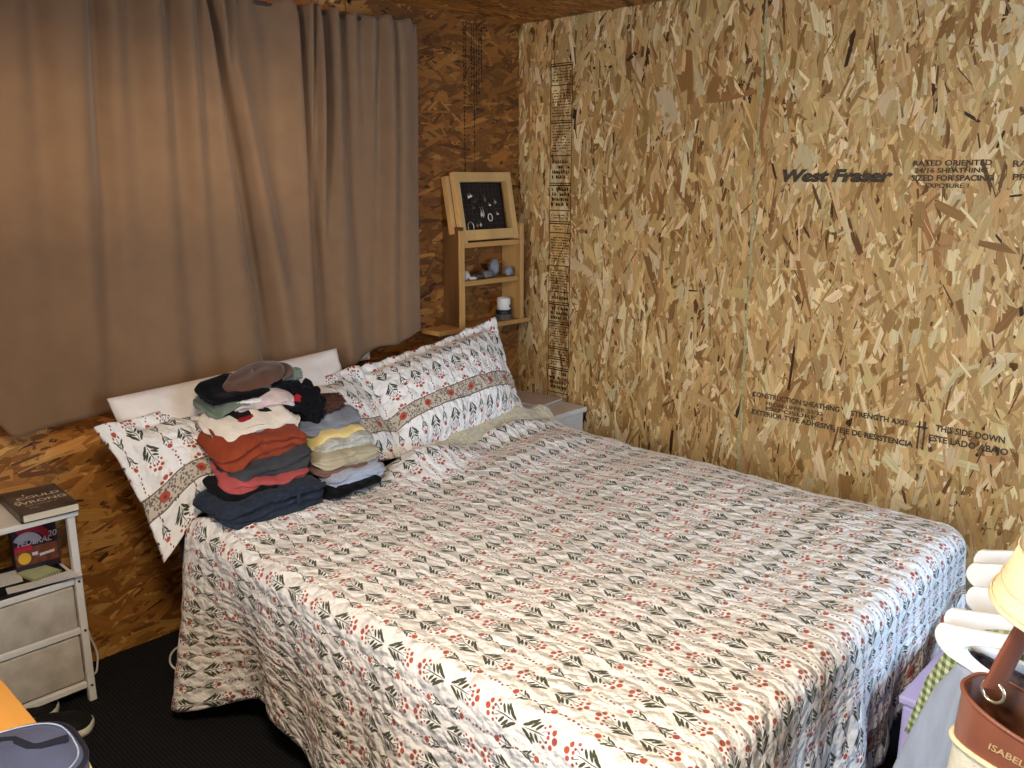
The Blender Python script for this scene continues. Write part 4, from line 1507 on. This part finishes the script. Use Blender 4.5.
# ------------------------------------------------------------------ clothes rail at right
HANG = mat('white_hanger_plastic', (236, 238, 240), .35, .03, 20, spec=.45)
RAILX, RAILZ = 2.675, 1.035
rail = empty('clothes_rail', (RAILX, -1.2, 0))
tube('rail_bar', catmull([(.30, -.70, .50), (.30, -.70, .90), (.24, -.68, RAILZ - .01), (.10, -.655, RAILZ), (0, -.60, RAILZ), (0, -.2, RAILZ), (0, .70, RAILZ)], 6), .012, STEEL, rail, 12)
for ux, yy, uz in ((.30, -.70, .51), (0, .68, RAILZ - .012)):
    tube('upright', [(ux, yy, .03), (ux, yy, uz)], .012, STEEL, rail, 12)
    box('foot', (ux - .12, yy - .015, 0), (ux + .22, yy + .015, .03), STEEL, rail, .006, 2)
tag(rail, 'low metal clothes rail at the foot of the bed, right edge', 'rail')


def flat_shape(name, outer, holes, depth, m, bevel=.0018):
    cu_ = bpy.data.curves.new(name, 'CURVE')
    cu_.dimensions = '2D'
    cu_.fill_mode = 'BOTH'
    cu_.extrude = depth / 2
    cu_.bevel_depth = bevel
    cu_.bevel_resolution = 2
    for loop in [outer] + holes:
        s = cu_.splines.new('POLY')
        s.points.add(len(loop) - 1)
        for p_, (x, y) in zip(s.points, loop):
            p_.co = (x, y, 0, 1)
        s.use_cyclic_u = True
    tmp = bpy.data.objects.new('tmp_curve', cu_)
    COL.objects.link(tmp)
    dg = bpy.context.evaluated_depsgraph_get()
    me = bpy.data.meshes.new_from_object(tmp.evaluated_get(dg))
    bpy.data.objects.remove(tmp)
    me.materials.clear()
    me.materials.append(m)
    return me


def smooth2(pts, sub=6):
    P = [Vector((x, y, 0)) for x, y in pts]
    out, n = [], len(P)
    for i in range(n):
        a, b_, c_, d = P[i - 1], P[i], P[(i + 1) % n], P[(i + 2) % n]
        for s in range(sub):
            t = s / sub
            q = 0.5 * ((2 * b_) + (c_ - a) * t + (2 * a - 5 * b_ + 4 * c_ - d) * t * t + (3 * b_ - a - 3 * c_ + d) * t ** 3)
            out.append((q.x, q.y))
    return out


# hanger outline in (x, z), shoulder tips at x = +-0.215, bar at the bottom
h_out = smooth2([(-.213, -.004), (-.205, .018), (-.18, .026), (-.10, .052), (-.03, .078), (0, .088), (.03, .078), (.10, .052), (.18, .026), (.205, .018), (.213, -.004), (.20, -.022), (.17, -.030), (.08, -.033), (0, -.033), (-.08, -.033), (-.17, -.030), (-.20, -.022)])
h_in = smooth2([(-.145, .010), (-.09, .034), (-.03, .055), (0, .061), (.03, .055), (.09, .034), (.145, .010), (.155, -.008), (.12, -.019), (.06, -.020), (0, -.020), (-.06, -.020), (-.12, -.019), (-.155, -.008)])
hang_me = flat_shape('hanger_frame', h_out, [h_in], .007, HANG)
hook_me = None
HZ = .850


def hanger_matrix(y, yaw, z=HZ, tipx=2.462):
    ca_, sa_ = math.cos(R(yaw)), math.sin(R(yaw))
    cx_ = tipx + .213 * ca_
    return Matrix.Translation((cx_, y - .213 * sa_, z)) @ Matrix.Rotation(R(-yaw), 4, 'Z') @ RX90


hook_path = [(0, .086, 0), (0, .118, 0)] + [(.018 - .018 * math.cos(t), .150 + .018 * math.sin(t) - .012, 0) for t in np.linspace(-.6, math.pi * 1.15, 14)]
hv, hf = tube_data(hook_path, .0022, 8)
hook_me = bpy.data.meshes.new('hook')
hook_me.from_pydata([tuple(v) for v in hv], [], hf)
hook_me.materials.append(STEEL)
hangers = [(-1.555, 24, HZ, 2.474, 'front white hanger carrying the blue-grey garment at right edge'),
           (-1.500, 16, HZ + .004, 2.470, 'second white hanger from the front, just behind the blue-grey garment'),
           (-1.385, 8, HZ + .004, 2.470, 'third white hanger from the front, above the green gingham shirt'),
           (-1.285, 6, HZ + .008, 2.440, 'fourth white hanger from the front, wide blank end toward the wall'),
           (-1.205, 4, HZ + .006, 2.430, 'rearmost white hanger, nearest the strand board wall')]
for (y, yaw, z, tx_, lab) in hangers:
    hroot = empty('clothes_hanger', (0, 0, 0))
    hroot.matrix_world = hanger_matrix(y, yaw, z, tx_)
    a = bpy.data.objects.new('hanger_frame', hang_me)
    COL.objects.link(a)
    a.parent = hroot
    a = bpy.data.objects.new('hook', hook_me)
    COL.objects.link(a)
    a.parent = hroot
    tag(hroot, lab, 'hanger', 'white hangers on the rail')


def hung(name, y, yaw, z, tipx, prof, m, lab, cat, seed, folds=7, amp=.010, skew=0.0):
    """garment on a hanger; prof rows = (drop, left extent, right extent, half depth)"""
    M_ = hanger_matrix(y, yaw, z, tipx) @ Matrix.Rotation(R(-90), 4, 'X')
    n = 56
    V, Fc = [], []
    rows = []
    for i in range(len(prof) - 1):
        for s in range(5):
            t = s / 5
            rows.append(tuple(prof[i][q] + (prof[i + 1][q] - prof[i][q]) * t for q in range(4)))
    rows.append(prof[-1])
    for (dr_, le, ri, hd) in rows:
        for j in range(n):
            t = 2 * math.pi * j / n
            c_, s_ = math.cos(t), math.sin(t)
            xx = (le + ri) / 2 + (ri - le) / 2 * math.copysign(abs(c_) ** .75, c_)
            f_ = amp * min(1, max(0, dr_ + .02) * 6) * math.sin(xx * folds * 12 + seed + dr_ * 2)
            yy = hd * math.copysign(abs(s_) ** .8, s_) + f_ + .006 * nz3(xx * 12, dr_ * 7, seed)
            zz = -dr_
            # neck / shoulder slope follows the hanger
            if dr_ < .02:
                zz = max(-.02, .030 + .055 * (1 - abs(xx) / .215)) - .0 if abs(xx) < .2 else -.0
                zz = zz - dr_ * 0
            V.append(M_ @ Vector((xx, yy, zz)))
    for i in range(len(rows) - 1):
        for j in range(n):
            a, b_ = i * n + j, i * n + (j + 1) % n
            Fc.append((a, b_, b_ + n, a + n))
    Fc.append(tuple(range(n)))
    Fc.append(tuple(reversed(range((len(rows) - 1) * n, len(rows) * n))))
    o = mesh(name, V, Fc, m, None, True)
    bm = bmesh.new()
    bm.from_mesh(o.data)
    bmesh.ops.recalc_face_normals(bm, faces=bm.faces)
    bm.to_mesh(o.data)
    bm.free()
    tag(o, lab, cat, 'garments on the rail')
    return o


BLUEG = cloth_mat('blue_grey_linen', (150, 160, 178), .12, 40, .3, stretch=(1, 1, .2))
hung('blue_grey_dress', -1.555, 24, HZ, 2.474, [(.036, -.170, .165, .016), (.10, -.205, .19, .028), (.25, -.245, .22, .040), (.45, -.300, .26, .050), (.70, -.36, .30, .055)], BLUEG, 'blue-grey linen dress on the front hanger', 'dress', 1.0, 3, .012)


def gingham_mat():
    m, nt, b = new_mat('green_gingham')
    N, L = nt.nodes, nt.links
    tc = N.new('ShaderNodeTexCoord')
    sp = N.new('ShaderNodeSeparateXYZ')
    L.new(tc.outputs['Object'], sp.inputs[0])

    def stripe(o_, k):
        a = N.new('ShaderNodeMath')
        a.operation = 'MULTIPLY'
        L.new(o_, a.inputs[0])
        a.inputs[1].default_value = k
        f_ = N.new('ShaderNodeMath')
        f_.operation = 'FRACT'
        L.new(a.outputs[0], f_.inputs[0])
        g_ = N.new('ShaderNodeMath')
        g_.operation = 'GREATER_THAN'
        L.new(f_.outputs[0], g_.inputs[0])
        g_.inputs[1].default_value = .5
        return g_.outputs[0]
    add = N.new('ShaderNodeMath')
    add.operation = 'ADD'
    L.new(stripe(sp.outputs[0], 62), add.inputs[0])
    L.new(stripe(sp.outputs[2], 62), add.inputs[1])
    rp = N.new('ShaderNodeValToRGB')
    rp.color_ramp.interpolation = 'CONSTANT'
    rp.color_ramp.elements[0].color = (*srgb(206, 208, 184), 1)
    rp.color_ramp.elements[1].color = (*srgb(84, 104, 58), 1)
    rp.color_ramp.elements[1].position = .9
    e = rp.color_ramp.elements.new(.4)
    e.color = (*srgb(148, 162, 112), 1)
    h = N.new('ShaderNodeMath')
    h.operation = 'MULTIPLY'
    L.new(add.outputs[0], h.inputs[0])
    h.inputs[1].default_value = .5
    L.new(h.outputs[0], rp.inputs[0])
    L.new(rp.outputs[0], b.inputs['Base Color'])
    b.inputs['Roughness'].default_value = .9
    return m


GING = gingham_mat()
hung('gingham_shirt', -1.385, 8, HZ, 2.470, [(.036, -.180, .17, .014), (.08, -.222, .19, .020), (.20, -.272, .21, .026), (.33, -.300, .22, .030)], GING, 'green and white gingham shirt hanging behind the blue-grey dress', 'shirt', 2.0, 4, .008)
hung('black_lace_top', -1.500, 16, HZ, 2.470, [(.036, -.160, .17, .008), (.10, -.185, .19, .012), (.20, -.19, .20, .016), (.36, -.18, .20, .018)], mat('black_white_print', (26, 22, 26), .9, .3, 60, .4, 160, alt=(120, 104, 110)), 'dark printed top squeezed between the dress and the gingham shirt', 'top', 3.0, 4, .006)
hung('dark_plum_blouse', -1.285, 6, HZ, 2.440, [(.036, -.165, .17, .014), (.10, -.17, .19, .020), (.30, -.17, .20, .026), (.48, -.18, .20, .028)], cloth_mat('dark_plum_cloth', (46, 26, 24), .3), 'dark plum blouse on the fourth hanger', 'blouse', 4.0, 4, .006)
hung('floral_blouse', -1.205, 4, HZ, 2.430, [(.036, -.165, .17, .012), (.10, -.175, .19, .018), (.25, -.18, .20, .022), (.40, -.18, .20, .024)], mat('brown_print_cloth', (150, 120, 96), .9, .3, 70, .4, 160, alt=(70, 50, 40)), 'brown printed blouse on the rearmost hanger', 'blouse', 5.0, 4, .006)

# handbag: brown leather upper, cream canvas lower, strap over the rail
LEATH = mat('brown_leather', (132, 80, 62), .30, .10, 20, .08, 200, spec=.55, coat=.15)
LEATHI = mat('brown_leather_lining', (84, 46, 26), .55, .2, 30, .1)
CANV = mat('cream_woven_canvas', (226, 222, 206), .85, .08, 60, .5, 220, alt=(206, 200, 176))
PIPE = mat('cream_piping', (226, 208, 172), .5, .06, 30)
hb = empty('handbag', (2.728, -1.800, .612))
hb.rotation_euler = (0, 0, R(-14))
HW, HD = .150, .055


def bag_loop(z, k=1.0, n=48):
    out = []
    for j in range(n):
        t = 2 * math.pi * j / n
        c_, s_ = math.cos(t), math.sin(t)
        out.append((HW * k * math.copysign(abs(c_) ** .55, c_), HD * (k if k > .9 else k) * math.copysign(abs(s_) ** .65, s_), z))
    return out


def loft(name, loops, m, parent, cap0=False, cap1=False):
    n = len(loops[0])
    V = [p for lp in loops for p in lp]
    Fc = []
    for i in range(len(loops) - 1):
        for j in range(n):
            a, b_ = i * n + j, i * n + (j + 1) % n
            Fc.append((a, b_, b_ + n, a + n))
    if cap0:
        Fc.append(tuple(reversed(range(n))))
    if cap1:
        Fc.append(tuple((len(loops) - 1) * n + j for j in range(n)))
    return mesh(name, V, Fc, m, parent, True)


def rimz(x):
    return .268 + .022 * (x / HW) ** 2


loft('canvas_body', [bag_loop(0, .96), bag_loop(.01, 1.0), bag_loop(.10, 1.06), bag_loop(.212, 1.01)], CANV, hb, True)
top_out = [(x, y, rimz(x)) for x, y, _ in bag_loop(.27, 1.0)]
top_in = [(x * .955, y * .90, rimz(x) - .001) for x, y, _ in bag_loop(.27, 1.0)]
loft('leather_band', [bag_loop(.208, 1.02), bag_loop(.222, 1.02), bag_loop(.24, 1.01), top_out], LEATH, hb)
loft('lining', [top_out, [(x * .98, y * .95, z + .002) for x, y, z in top_out], top_in, bag_loop(.14, .93), bag_loop(.02, .88)], LEATHI, hb, False, True)
tube('rim_piping', top_out, .003, LEATH, hb, 8, True)
tube('band_piping', bag_loop(.208, 1.035), .0045, PIPE, hb, 8, True)
GOLD = mat('gold_foil_print', (222, 190, 140), .35, .1, 40, metallic=.4)
text('gold_lettering', 'ISABELLI', .014, GOLD, Matrix.Translation((-.084, -HD * 1.02 - .0006, .234)) @ RX90, hb, .15, .0003, fit=.062)
for sx in (-.115, .115):
    ring = tube('strap_ring', [(sx + .016 * math.cos(t), -.0, .285 + .016 * math.sin(t)) for t in np.linspace(0, 2 * math.pi, 20, endpoint=False)], .0026, mat('pale_gold_metal', (220, 206, 176), .25, .08, 30, metallic=.8), hb, 8, True)
V_, F_ = [], []
sp_ = catmull([(-.115, 0, .292), (-.098, .004, .36), (-.075, .012, .43), (-.040, .02, .478), (.0, .022, .490), (.040, .02, .478), (.075, .012, .43), (.098, .004, .36), (.115, 0, .292)], 6)
for i, p in enumerate(sp_):
    d = (sp_[min(i + 1, len(sp_) - 1)] - sp_[max(i - 1, 0)]).normalized()
    wv_ = Vector((.45, .9, 0)) if p.x < 0 else Vector((-.45, .9, 0))
    wv_ = (wv_ - d * wv_.dot(d)).normalized()
    nrm_ = wv_.cross(d).normalized()
    for wy, tn in ((-.019, 0), (-.012, .0035), (0, .0055), (.012, .0035), (.019, 0), (.012, -.003), (0, -.003), (-.012, -.003)):
        V_.append(p + wv_ * wy + nrm_ * tn)
for i in range(len(sp_) - 1):
    for j in range(8):
        a, b_ = i * 8 + j, i * 8 + (j + 1) % 8
        F_.append((a, b_, b_ + 8, a + 8))
mesh('strap', V_, F_, LEATH, hb, True)
tag(hb, 'brown leather and cream canvas handbag hanging at the right edge', 'handbag')

# cream bucket hat set over the end of the rail and the bag strap
HATM = mat('cream_cotton_canvas', (232, 214, 176), .85, .05, 30, .2, 200)
hat = empty('bucket_hat', (2.728, -1.752, 1.048))
hat.scale = (1.0, 1.0, 1.3)


def ring_shell(name, prof_, parent, m):
    n = 48
    V, Fc = [], []
    for r, z in prof_:
        for q in range(n):
            t = 2 * math.pi * q / n
            k = 1 + .015 * math.sin(3 * t + z * 20)
            V.append((r * k * math.cos(t), r * k * math.sin(t), z))
    for a in range(len(prof_) - 1):
        for q in range(n):
            Fc.append((a * n + q, a * n + (q + 1) % n, (a + 1) * n + (q + 1) % n, (a + 1) * n + q))
    if prof_[-1][0] < .03:
        Fc.append(tuple((len(prof_) - 1) * n + q for q in range(n)))
    o_ = mesh(name, V, Fc, m, parent, True)
    o_.modifiers.new('thickness', 'SOLIDIFY').thickness = .0025
    return o_


ring_shell('brim', [(.138, .002), (.134, .006), (.122, .030), (.108, .062)], hat, HATM)
ring_shell('crown', [(.108, .0625), (.103, .090), (.095, .125), (.090, .138), (.080, .143), (.02, .145)], hat, HATM)
for r_, z_ in ((.1352, .008), (.1262, .024), (.1092, .063)):
    tube('stitching', [(r_ * (1 + .015 * math.sin(3 * t + z_ * 20)) * math.cos(t), r_ * (1 + .015 * math.sin(3 * t + z_ * 20)) * math.sin(t), z_) for t in np.linspace(0, 2 * math.pi, 60, endpoint=False)], .0012, PIPE, hat, 5, True)
tag(hat, 'cream canvas bucket hat above the brown handbag strap at the right edge', 'hat')

# lilac storage box
LIL = mat('lilac_plastic', (178, 166, 206), .5, .06, 12)
lb = empty('storage_box', (2.475, -.935, 0))
box('box_body', (-.175, -.20, 0), (.175, .22, .43), LIL, lb, .012, 3)
box('lid', (-.182, -.207, .4305), (.182, .227, .452), LIL, lb, .006, 2)
tag(lb, 'lilac storage box on the floor at the foot of the bed', 'box')
